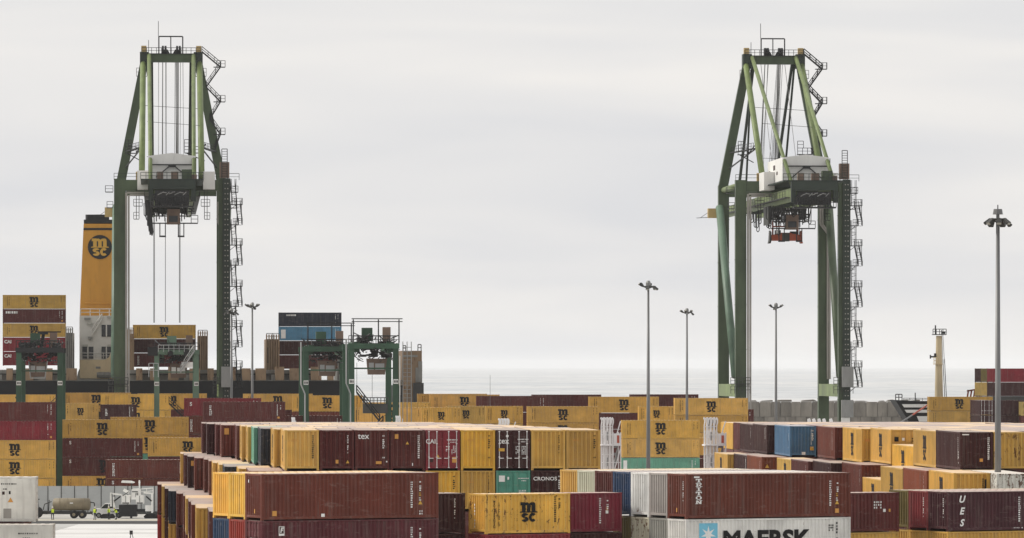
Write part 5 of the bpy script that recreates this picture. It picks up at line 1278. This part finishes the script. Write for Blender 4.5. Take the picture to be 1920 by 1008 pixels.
# ------------------------------------------------------------------ second ship: bow, mast and boxes
def feeder():
    D = 1045.0
    root = empty('small_ship', (0, D, -5)); tag(root, 'small black hulled ship with white bands and a cream mast beyond the yellow stack', 'ship')
    def X(px): return (px-960)/FPX*D
    def z(y): return CAM_H - (y-HOR)/FPX*D + 5
    def B(name, mat, fn, parent=root):
        mb = MB(); fn(mb); return mb.build(name, M[mat], parent)
    hull = B('hull', 'black_hull', lambda m: m.prism([(X(1679), z(749)), (X(1686), z(760)), (X(1709), z(797)), (X(1716), -.5), (X(2080), -.5), (X(2080), z(752)), (X(1742), z(752))], 1, 0, 16))
    for a, b, x in ((756.5, 762.5, 1694), (767, 772.5, 1699), (779, 789, 1722)):
        B('white_band', 'white_paint', lambda m: m.prism([(X(x-3), z(a)), (X(x+1), z(b)), (X(1745), z(b)), (X(1745), z(a))], 1, -.25, .05), hull)
    B('hand_rail', 'black_steel', lambda m: (m.rail([(X(1680), 1, z(749.5)), (X(1692), 1, z(749.5))], 1.2, .09, .5), m.tube((X(1717.5), 2, z(750)), (X(1717.5), 2, z(735)), .1), m.rail([(X(1695), 1, z(750)), (X(1742), 1, z(750.5))], .5, .05, 1.0)))
    B('mooring_rope', 'red_rope', lambda m: m.tube((X(1740), -1, z(757)), (X(1700), -14, z(776)), .16))
    B('mooring_rope', 'rope', lambda m: m.tube((X(1700), -14, z(776)), (X(1662), -24, z(795)), .16))
    mast = B('mast', 'ship_cream', lambda m: m.tube((X(1765), 6, z(755)), (X(1765), 6, z(628)), .85, .55, n=12))
    B('crow_platform', 'dark_steel', lambda m: (m.box(X(1752.5), X(1778.5), 4.8, 7.2, z(626.5), z(625)), m.rail([(X(1753), 4.8, z(625)), (X(1778), 4.8, z(625))], 1.0, .07, .6)), mast)
    B('mast_platform', 'ship_cream', lambda m: (m.box(X(1755), X(1772), 5, 7, z(682), z(680.5)), m.rail([(X(1755), 5, z(680.5)), (X(1761), 5, z(680.5))], 1.2, .08, .5)), mast)
    B('mast_antenna', 'black_steel', lambda m: (m.tube((X(1758.5), 6, z(625)), (X(1758.5), 6, z(608)), .13), m.tube((X(1770), 6, z(625)), (X(1770), 6, z(617)), .08), m.box(X(1771), X(1777), 5.5, 6.5, z(624.5), z(620))), mast)
    B('radar', 'black_steel', lambda m: (m.box(X(1749), X(1760), 5.6, 6.4, z(669), z(666)), m.box(X(1748), X(1750), 5.6, 6.4, z(671), z(664)), m.box(X(1756), X(1759), 5.6, 6.4, z(668), z(661))), mast)
    B('mast_ladder', 'dark_steel', lambda m: ([m.tube((X(1771+dx), 6.5, z(626)), (X(1773+dx*1.5), 6.5, z(680)), .05, n=4) for dx in (0, 2)], [m.tube((X(1773+dx), 6.5, z(672)), (X(1777+dx), 6.5, z(752)), .07, n=4) for dx in (0, 3)]), mast)
    B('hatch_frame', 'spreader_orange', lambda m: (m.beam((X(1817), 5, z(732)), (X(1842), 5, z(728)), .3, .3), [m.beam((X(p), 5, z(743)), (X(p+2), 5, z(730)), .3, .3) for p in (1818, 1824, 1830, 1836, 1840)]))
feeder()
def deck2(label, col, x0, ytop, D, tier, along, H=2.7):
    rot = YAW + R(20); c0 = pt(x0, ytop, D)
    nx = Vector((math.cos(rot), math.sin(rot), 0)); ny = Vector((-math.sin(rot), math.cos(rot), 0))
    loc = corner_place(Vector((c0.x, D, 0)) + ny*(Wd+.05)*along, rot, L40, -1, -1); loc.z = c0.z - H - tier*(H+.02)
    container(label, col, L40, H, loc, rot, 'containers on the second ship', 'plain', .2, 2)
    return loc, rot
lw = [('red','dark brown'), ('olive','pale yellow'), ('dark brown','pale yellow')]
for i, (a, b) in enumerate(lw):
    deck2('%s container on the second ship, upper tier, %s' % (a, ('long side showing', 'beside the long one', 'at the outer corner')[i]), a, 1862, 689.5, 1038, 0, i)
    p_, r_ = deck2('%s container on the second ship, lower tier, %s' % (b, ('long side showing', 'beside the long one', 'at the outer corner')[i]), b, 1862, 689.5, 1038, 1, i)
    h2 = MB(); h2.box(-6, 6, -1.2, 1.2, 12.0, p_.z-.02); 
    o = h2.build('deck_box', M['dark_steel'], None, (p_.x, p_.y, 0), r_); tag(o, 'dark cargo hatch of the second ship under its %s stack of containers' % ORD[i], 'hatch', 'hatches of the second ship')

# ------------------------------------------------------------------ lamp masts
def mast_light(px, ytop, D, label, n=8, big=False):
    p = pt(px, ytop, D); zg = ground(D)
    root = empty('lamp_mast', (p.x, D, zg)); tag(root, label, 'lamp mast', 'tall lamp masts of the yard')
    h = p.z - zg
    MB().tube((0,0,0), (0,0,h-.9), .30, .13, n=12).build('pole', M['pole_dark'], root, smooth=True)
    MB().lathe([(.55,0),(.6,.25),(.55,.5)], 12, (0,0,0)).build('base_flange', M['grey_steel'], root)
    hd = MB(); RL = .5 if big else .72; n = 7 if big else 6
    for a in range(12):
        t0, t1 = 2*math.pi*a/12, 2*math.pi*(a+1)/12
        hd.tube((RL*math.cos(t0), RL*math.sin(t0), h-.75), (RL*math.cos(t1), RL*math.sin(t1), h-.75), .07, n=5)
    for a in range(4):
        t0 = 2*math.pi*a/4+.4; hd.tube((0,0,h-1.0), (RL*math.cos(t0), RL*math.sin(t0), h-.75), .06, n=5)
    hd.build('head_ring', M['dark_steel'], root)
    if big:
        MB().tube((0,0,h-1.0), (0,0,h-.38), .12, n=8).build('cap_stem', M['pole_dark'], root); MB().lathe([(.40,h-.40),(.36,h-.38),(.30,h-.02)], 10).build('winch_cap', M['pole_dark'], root); MB().tube((0,0,h-.02), (0,0,h+.28), .04, n=5).build('lightning_rod', M['black_steel'], root)
    else:
        MB().lathe([(.28,h-.8),(.30,h-.3),(.18,h-.05)], 10).build('winch_cap', M['grey_steel'], root)
    rr = random.Random(int(px))
    for a in range(n):
        t = 2*math.pi*(a+.3)/n + rr.uniform(-.12, .12); ca, sa = math.cos(t), math.sin(t)
        up = rr.choice((-.5, -.7, -.35)) if big else rr.choice((.35, .28, -.4))
        c = Vector(((RL+.04)*ca, (RL+.04)*sa, h-.72)); e = c + Vector((.40*ca, .40*sa, up))
        f = MB().beam(c, e, .26, .16, .40, .24).build('floodlight', M['dark_steel'], root)
        d = (e-c).normalized()
        MB().beam(e+d*.006, e+d*.03, .32, .17).build('lamp_glass', M['lamp_glass'], f)
    return root
mast_light(1871, 392, 380, 'tallest lamp mast with a round cluster of floodlights, by the rusty yellow container', 9, True)
mast_light(1215.5, 524, 637, 'lamp mast with a flat cluster of lamps in front of the teal container')
mast_light(1288, 576, 865, 'slim lamp mast rising beside the yellow stack left of the breakwater crane')
mast_light(1455, 566, 850, 'slim lamp mast standing between the legs of the breakwater crane')
mast_light(473, 565, 850, 'slim lamp mast beside the stair tower of the funnel-side crane')
mast_light(434, 576, 870, 'slim lamp mast directly in front of the lift leg of the funnel-side crane')
p = pt(919, 702, 900); o = MB().tube((0,0,0), (0,0,p.z-ground(900)), .06, .03, n=6).build('antenna_pole', M['pole_dark'], None, (p.x, 900, ground(900))); tag(o, 'thin bare antenna pole sticking up before the sea', 'pole')

# ------------------------------------------------------------------ white lattice towers between the stacks
def lattice(px0, px1, ytop, D, label, small=False):
    a, b = pt(px0, ytop, D), pt(px1, ytop, D); zg = ground(D); w = b.x-a.x; h = a.z-zg
    root = empty('lattice_tower', (a.x, D, zg), YAW); tag(root, label, 'access tower', 'white lattice access towers between the stacks')
    Wt = M['white_steel']; wl = w*.56; k = wl/3.4; t = max(.07, w*.045)
    def hook(x, y):
        m = MB(); m.beam((x, y, 0), (x, y, h-.9), t, .22)
        m.prism([(x-t/2, h-.9), (x+t/2, h-.9), (x+t/2+k*.25, h-.55), (x+t/2+k*.25, h-.2), (x+t/2-k*.1, h), (x-k*.22, h-.06), (x-k*.28, h-.2), (x-k*.02, h-.3), (x+k*.02, h-.5)], 1, y-.12, y+.12)
        m.build('fin_post', Wt, root)
    for i in range(4): hook(.1 + i*k, 0)
    for i in range(4): hook(.1 + i*k, 2.3)
    m = MB(); [m.box(.02+q*wl/9, .02+q*wl/9+wl/16, 1.15, 1.2, .3, h-1.4) for q in range(9)]; stuff(m.build('mesh_panel', Wt, root))
    m = MB(); [m.box(wl+.12, w-.14, 2.3, 2.35, .3+.8*q, .6+.8*q) for q in range(int((h-2.2)/.8))]; stuff(m.build('mesh_panel', M['galvanised'], root))
    n = int(h//2.9)
    for i in range(n):
        z0 = h-3.0-2.9*i
        if z0 < .3: break
        m = MB(); m.box(-.12, w, -.3, 2.6, z0, z0+.12); m.build('platform', Wt, root)
        m = MB(); m.beam((wl+.1, -.28, z0+.2), (w-.1, -.28, z0+2.6), t*1.2, .1); m.build('diagonal_brace', Wt, root)
        m = MB(); m.beam((-.1, -.2, z0+1.15), (w, -.2, z0+1.15), .07, .07); m.beam((-.1, -.2, z0+2.0), (wl, -.2, z0+2.0), .06, .06); m.build('hand_rail', Wt, root)
        r = random.Random(i)
        for q in range(3):
            m = MB(); x = .1+k*q; zz = z0 + r.uniform(.3, .9)
            m.box(x+k*.3, x+k*.78, .5, .7, zz, zz+r.uniform(.7, 1.5)); m.build('socket_box', M['galvanised'] if q % 2 else Wt, root)
        if i:
            m = MB(); m.stair((wl+.25, 1.5, z0+.12), (w-.25, 1.5, z0+1.7), .5, (0,1,0), .03); m.build('stair_flight', M['galvanised'], root)
    for x in (wl, w-.08):
        for y in (-.25, 2.4):
            m = MB(); m.beam((x, y, 0), (x, y, h-1.6), t*1.2, .14); m.build('corner_post', Wt, root)
    m = MB(); m.box(wl+.08, w-.1, -.36, -.32, h-3.0, h-1.7); m.build('sign_board', Wt, root)
    m = MB(); m.box(wl+.4, wl+.4+(w-wl)*.28, -.39, -.37, h-2.7, h-1.9); m.build('sign_mark', M['red_rope'], root)
lattice(1129, 1165, 781, 560, 'white lattice tower with hooked fins beside the yellow end row')
lattice(1323, 1362, 781, 560, 'white lattice tower with hooked fins left of the dark brown stack')
lattice(936, 968, 783, 640, 'white hooked tower top peeping over the roofs of the middle block')
lattice(742, 756, 778, 700, 'small white tower top beside the yard crane leg behind the block')
lattice(546, 556, 781, 640, 'tiny white tower top over the roofs below the long brown container')
for i, px in enumerate((1517, 1526, 1536, 1545, 1558)):
    p = pt(px, 783, 690)
    m = MB(); m.prism([(-.16, 0), (.2, 0), (.24, .7), (.1, 1.0), (-.2, .9)], 1, -.3, .3); m.box(-.16, .2, -.3, .3, ground(690)-p.z+1.0, 0)
    o = m.build('fin_post', M['white_steel'], None, (p.x, 690, p.z-1.0)); o.name = 'reefer_fin'; tag(o, 'white hooked fin, %s in the short row before the crane foot' % ORD[i], 'fin', 'white fins before the crane foot')
# ------------------------------------------------------------------ paved corner: hoarding, kerb, machines, people
hb = empty('hoarding_wall', (pt(40, 0, 785).x, 785, ground(785)), 0); tag(hb, 'pale grey panel wall behind the road machines', 'wall')
hz = pt(0, 910, 785).z - ground(785)
x0 = 0.0; x1 = pt(325, 0, 785).x - pt(40, 0, 785).x; pw = 1.96
pan = MB(); pan.box(.03, pw-.03, -.03, .03, .1, hz); pan = pan.mesh('panel', M['hoarding'])
pst = MB(); pst.box(-.05, .05, -.10, .04, 0, hz+.03); pst = pst.mesh('post', M['dark_steel'])
x = 0.0
while x < x1:
    place(pan, 'panel', hb, (x, 0, 0)); place(pst, 'post', hb, (x, 0, 0)); x += pw
m = MB(); r = random.Random(2); x = 0
while x < 19:
    w = r.uniform(.5, 1.4); m.prism([(x, 0), (x+w, 0), (x+w*.8, r.uniform(.2, .55)), (x+w*.2, r.uniform(.25, .6))], 1, -1.6, -.3); x += w*.8
o = stuff(m.build('dark_mound', M['dark_steel'], None, (pt(70, 0, 782).x, 782, ground(782))))  # uneven dark humps along the foot of the panel wall
def strip(name, px0, px1, y0, y1, mat, lift, h=.0):
    a = MB(); 
    def gd(y): # distance at which the ground shows on row y
        return (CAM_H - SLOPE*755.0)/((y-HOR)/FPX - SLOPE)
    d0, d1 = gd(y1), gd(y0)
    xa, xb = pt(px0, 0, d0).x, pt(px1, 0, d0).x
    a.quad((xa, d0, ground(d0)+lift), (xb, d0, ground(d0)+lift), (xb, d1, ground(d1)+lift), (xa, d1, ground(d1)+lift)) if h == 0 else a.box(xa, xb, d0, d1, ground(d0)-.2, ground(d0)+h)
    return structure(a.build(name, mat))
shade_mat = weathered('step_shade', (0.035,0.034,0.033), 0.3, 0.85); pale = weathered('pale_slab', (0.64,0.63,0.61), 0.14, 0.8, scale=(.12,.35,.1))
strip('step_shade_strip', -60, 330, 975.5, 981.0, shade_mat, .006)  # shadowed edge of a step, painted as a flat dark strip
strip('concrete_apron', -60, 330, 982.0, 1040, pale, .005)
strip('concrete_apron', -60, 330, 937, 974.8, weathered('worn_slab', (0.44,0.425,0.39), 0.22, 0.85, scale=(.3,.35,.1)), .005)
for y in (990.5, 998): strip('slab_joint', -60, 330, y, y+.7, weathered('joint', (0.34,0.32,0.30), 0.3, 0.9), .010)
strip('yellow_line', -60, 330, 973.4, 974.2, weathered('line_paint', (0.5,0.42,0.24), 0.2, 0.8), .012)

DV = 752.0; gz = ground(DV); SC = FPX/DV
def veh(px): return (px-960)/FPX*DV
def vz(y): return CAM_H - (y-HOR)/FPX*DV - gz
def VB(root, ox):
    def B(name, mat, fn, parent=root, smooth=False):
        mb = MB(); fn(mb); return mb.build(name, M[mat], parent, smooth=smooth)
    return B
# slurry tank trailer
t = empty('tank_trailer', (veh(100), DV, gz)); tag(t, 'beige cylindrical tank trailer on two axles behind the white containers', 'trailer'); B = VB(t, 0)
L_ = veh(169)-veh(100)
B('tank', 'tank_beige', lambda m: m.lathe([(.25,-.1),(.62,-.02),(.86,.12),(.88,L_*.5),(.86,L_-.12),(.62,L_+.02),(.25,L_+.1)], 20, (0, 0, 1.98), 0), smooth=True)
B('band', 'tank_beige', lambda m: [m.lathe([(.90,x),(.90,x+.06)], 20, (0,0,1.98), 0) for x in (.9, 2.0, 3.2, 4.3)])
B('chassis', 'dark_steel', lambda m: (m.box(-1.9, 4.6, -.35, .35, .82, 1.05), m.beam((-2.2, 0, .6), (-.6, 0, .9), .2, .2), m.box(-.3, .1, -.4, .4, 1.0, 1.3)))
for x in (2.95, 4.12):
    for y in (-.75, .75):
        w = B('wheel', 'rubber', lambda m: m.lathe([(.35,-.18),(.52,-.16),(.55,0),(.52,.16),(.35,.18)], 16, (x, y, .55), 1)); B('rim', 'tank_beige', lambda m: m.lathe([(.1,-.2),(.30,-.17),(.30,.17),(.1,.2)], 12, (x, y, .55), 1), w)
B('pipe', 'dark_steel', lambda m: (m.path([(-.2, -.5, 2.4), (-1.2, -.5, 2.0), (-1.4, -.5, 1.2)], .07), m.path([(-.6, .3, 2.6), (-.7, .3, 1.0)], .06), m.path([(L_, -.3, 2.3), (L_+.6, -.3, 2.2), (L_+.7, -.3, 1.2)], .08)))
B('badge', 'white_paint', lambda m: m.box(2.4, 2.85, -.90, -.87, 2.1, 2.25))
# tractor half hidden
t = empty('farm_tractor', (veh(60), DV+.2, gz)); tag(t, 'dark tractor whose rear wheel shows behind the white container', 'tractor'); B = VB(t, 0)
for x, rr_ in ((.65, .82), (-1.6, .5)):
    for y in (-.8, .8):
        w = B('wheel', 'rubber', lambda m: m.lathe([(rr_*.6,-.24),(rr_,-.2),(rr_,.2),(rr_*.6,.24)], 18, (x, y, rr_), 1)); B('rim', 'grey_steel', lambda m: m.lathe([(rr_*.2,-.22),(rr_*.55,-.2),(rr_*.55,.2),(rr_*.2,.22)], 12, (x, y, rr_), 1), w)
B('body', 'dark_steel', lambda m: (m.box(-2.1, .3, -.4, .4, .8, 1.5), m.box(-.5, 1.0, -.6, .6, .9, 1.3)))
B('cab', 'glass', lambda m: m.prism([(-.4, 1.3), (1.0, 1.3), (.8, 2.6), (-.3, 2.6)], 1, -.65, .65)); B('cab_roof', 'dark_steel', lambda m: m.box(-.5, 1.0, -.7, .7, 2.61, 2.75))
B('hitch', 'dark_steel', lambda m: m.beam((1.0, 0, .7), (2.2, 0, .65), .18, .16))
# white pickup
t = empty('pickup_truck', (veh(172), DV+2.5, gz)); tag(t, 'white pickup truck between the tank trailer and the white road machine', 'truck'); B = VB(t, 0)
B('body', 'machine_white', lambda m: m.prism([(0, .45), (0, 1.05), (.15, 1.25), (1.0, 1.35), (1.7, 2.05), (3.0, 2.10), (3.1, 1.35), (4.6, 1.3), (4.6, .5)], 1, -.9, .9))
B('window', 'glass', lambda m: (m.prism([(1.15, 1.38), (1.75, 1.97), (2.2, 1.98), (2.2, 1.38)], 1, -.92, .92), m.prism([(2.3, 1.38), (2.3, 1.98), (2.9, 2.0), (2.98, 1.38)], 1, -.92, .92)))
for x in (.85, 3.7):
    for y in (-.78, .78): 
        w = B('wheel', 'rubber', lambda m: m.lathe([(.25,-.13),(.38,-.12),(.38,.12),(.25,.13)], 14, (x, y, .38), 1)); B('rim', 'grey_steel', lambda m: m.lathe([(.08,-.145),(.22,-.135),(.22,.135),(.08,.145)], 10, (x, y, .38), 1), w)
for y in (-.6, .6): B('headlight', 'lamp_glass', lambda m: m.box(-.03, -.004, y-.18, y+.18, .85, 1.02))
B('bumper', 'dark_steel', lambda m: m.box(-.12, -.005, -.88, .88, .42, .62))
# big white road machine
t = empty('road_machine', (veh(205), DV, gz)); tag(t, 'big white road milling machine with canopy, hoppers and black belly', 'machine'); B = VB(t, 0)
q = lambda px: veh(px)-veh(205)
B('chassis', 'black_steel', lambda m: (m.box(q(224), q(257), -1.1, 1.1, vz(967), vz(945)), m.box(q(214), q(286), -.6, .6, vz(958), vz(953)), m.beam((q(247), -.9, vz(966)), (q(247), -.9, 0.02), .3, .3)))
for a, b in ((229, 244.5), (256, 270)):
    h_ = B('hopper', 'machine_white', lambda m: m.prism([(q(a), vz(943)), (q(b), vz(943)), (q(b), vz(927)), (q(a), vz(927))], 1, -1.2, .9))
    B('hopper_edge', 'dark_steel', lambda m: (m.box(q(a)+.1, q(b)-.1, -1.24, -1.205, vz(942.5), vz(940.5)), m.box(q((a+b)/2)-.03, q((a+b)/2)+.03, -1.23, -1.205, vz(940), vz(927.5))), h_)
cb = B('engine_cover', 'machine_white', lambda m: m.prism([(q(247.5), vz(935)), (q(264), vz(935)), (q(264), vz(918)), (q(261), vz(914.5)), (q(249), vz(914.5)), (q(247.5), vz(918))], 1, -1.1, 1.0))
B('vent', 'black_steel', lambda m: ([m.prism([(q(255+3*i), vz(930)), (q(256.4+3*i), vz(930)), (q(257+3*i), vz(922)), (q(255.6+3*i), vz(922))], 1, -1.14, -1.105) for i in range(2)], m.box(q(248.5), q(259.5), -1.14, -1.105, vz(921), vz(919.5))), cb)
B('canopy', 'machine_white', lambda m: m.prism([(q(228), vz(903.5)), (q(229), vz(900)), (q(246), vz(900.5)), (q(252.5), vz(903)), (q(251), vz(904.5))], 1, -1.0, 1.0))
B('canopy_post', 'dark_steel', lambda m: (m.beam((q(247), 0, vz(916)), (q(247), 0, vz(903)), .1, .1), m.beam((q(246), .6, vz(916)), (q(246), .6, vz(903)), .1, .1)))
B('exhaust_pipe', 'machine_white', lambda m: m.lathe([(.10, vz(914)), (.10, vz(905)), (.13, vz(904)), (.09, vz(899))], 8, (q(261.5), 0, 0)))
for p_ in (((209, 948), (209, 922), .28), ((210, 924), (229, 926), .25), ((214, 950), (214, 930), .2), ((270, 922), (288, 924), .25), ((286, 960), (286, 925), .25)):
    B('arm', 'machine_white', lambda m: m.beam((q(p_[0][0]), -.9, vz(p_[0][1])), (q(p_[1][0]), -.9, vz(p_[1][1])), p_[2], p_[2]*.9))
B('side_tank', 'machine_white', lambda m: m.box(q(273), q(284), -.8, .4, vz(957), vz(946)))
B('hydraulic_ram', 'black_steel', lambda m: (m.beam((q(215), -1.0, vz(938)), (q(227), -1.0, vz(929)), .22, .2), m.beam((q(212), -1.05, vz(945)), (q(211), -1.05, vz(924)), .1, .1), m.beam((q(275), -1.0, vz(929)), (q(285), -1.0, vz(938)), .2, .2), m.beam((q(231), -1.25, vz(928)), (q(243), -1.25, vz(920)), .1, .1), m.beam((q(262), -.6, vz(931)), (q(258), -.6, vz(921)), .08, .08)))
B('spout', 'machine_white', lambda m: m.beam((q(232), -.3, vz(917)), (q(242), -.3, vz(922)), .5, .4))
for px in (202, 284): 
    B('track', 'rubber', lambda m: m.prism([(q(px)-.9, .0), (q(px)+.9, .0), (q(px)+1.05, .3), (q(px)+.7, .62), (q(px)-.7, .62), (q(px)-1.05, .3)], 1, -.9, -.5))
    B('track', 'rubber', lambda m: m.prism([(q(px)-.9, .0), (q(px)+.9, .0), (q(px)+1.05, .3), (q(px)+.7, .62), (q(px)-.7, .62), (q(px)-1.05, .3)], 1, .5, .9))
B('hand_rail', 'machine_white', lambda m: m.rail([(q(264), -1.1, vz(926)), (q(288), -1.1, vz(924))], .8, .05, .8))
# survey tripod low in the paved corner
dt = 607.0; p = pt(246, 1022, dt); o = empty('survey_tripod', (p.x, dt, ground(dt))); tag(o, 'dark survey tripod standing on the bright concrete', 'tripod')
for a in (0, 2.1, 4.2):
    MB().beam((.1*math.cos(a), .1*math.sin(a), 1.3), (.5*math.cos(a), .5*math.sin(a), 0), .07, .07).build('leg', M['black_steel'], o)
MB().box(-.18, .18, -.16, .16, 1.3, 1.75).build('instrument', M['black_steel'], o)

# people
def person(px, ybase, d, label, facing, pose, bend=0.0):
    p = pt(px, ybase, d); root = empty('person', (p.x, d, ground(d)), facing); tag(root, label, 'person', 'workers in bright vests by the road machines')
    ar, lg = pose
    V = [(0,0,.95),(0,bend*.3,1.15),(0,-bend*.5,1.38),(0,-bend*.62,1.50),(0,-bend*.75,1.60),(0,-bend*.8,1.72)]; Rr = [.15,.145,.165,.065,.085,.075]
    E = [(0,1),(1,2),(2,3),(3,4),(4,5)]
    def chain(start, pts, rs):
        prev = start
        for q_, r_ in zip(pts, rs): V.append(q_); Rr.append(r_); E.append((prev, len(V)-1)); prev = len(V)-1
    for s in (-1, 1):
        st = lg*s
        chain(0, [(s*.10, 0, .88), (s*.12, -st*.16, .50), (s*.13, st*.05 if st else 0, .10), (s*.13, -.12 + (st*.05), .05)], [.10, .07, .05, .045])
        e = ar if s > 0 else ar*.4
        y2 = -bend*.5
        chain(2, [(s*.20, y2, 1.40), (s*.26, y2-e*.15, 1.13), (s*.25, y2-.10-e*.28, .93+e*.22), (s*.25, y2-.15-e*.34, .87+e*.27)], [.07, .05, .04, .045])
    me = bpy.data.meshes.new('body'); me.from_pydata(V, E, [])
    o = bpy.data.objects.new('body', me); COL.objects.link(o)
    sk = o.modifiers.new('skin', 'SKIN'); sk.use_smooth_shade = True
    o.modifiers.new('sub', 'SUBSURF').levels = 1
    for i, sv in enumerate(me.skin_vertices[0].data): sv.radius = (Rr[i], Rr[i]); sv.use_root = (i == 0)
    dg = bpy.context.evaluated_depsgraph_get(); dg.update()
    m2 = bpy.data.meshes.new_from_object(o.evaluated_get(dg)); bpy.data.objects.remove(o)
    m2.materials.clear()
    for k in ('trousers', 'skin'): m2.materials.append(M[k])
    for f in m2.polygons:
        c = f.center
        f.material_index = 1 if (c.z > 1.47 or (abs(c.x) > .2 and c.z < .98 and c.z > .8)) else 0
    place(m2, 'body', root)
    # vest: a sleeve round the trunk, slightly proud of it
    ve = MB(); prof = [(.185,.98),(.19,1.15),(.205,1.38),(.12,1.47)]
    k = 12
    for rr_, z in prof:
        for i in range(k):
            a = 2*math.pi*i/k; ve.v.append((rr_*1.16*math.cos(a), rr_*.95*math.sin(a) - bend*.5*max(0, (z-1.1)/.3), z))
    for j in range(len(prof)-1):
        for i in range(k): ve.f.append((j*k+i, j*k+(i+1)%k, (j+1)*k+(i+1)%k, (j+1)*k+i))
    ve.build('vest', M['hivis'], root, smooth=True)
    MB().lathe([(.135,1.665),(.125,1.74),(.08,1.80),(.01,1.82)], 12, (0,-bend*.8,0)).build('helmet', M['helmet'], root, smooth=True)
    for s in (-1, 1): MB().beam((s*.13, .04, .045), (s*.13, -.18, .045), .1, .085).build('boot', M['rubber'], root)
person(98.5, 973, 744, 'worker in bright vest standing alone at the trailer drawbar', R(30), (.4, .6))
person(178, 972, 744, 'worker in bright vest standing in front of the white pickup', R(-20), (1.0, .3))
person(204, 972, 745, 'worker in bright vest walking between pickup and road machine', R(60), (.7, 1.0))
person(218, 972, 744, 'worker in bright vest stooping at the black belly of the road machine', R(-70), (1.2, .5), .35)
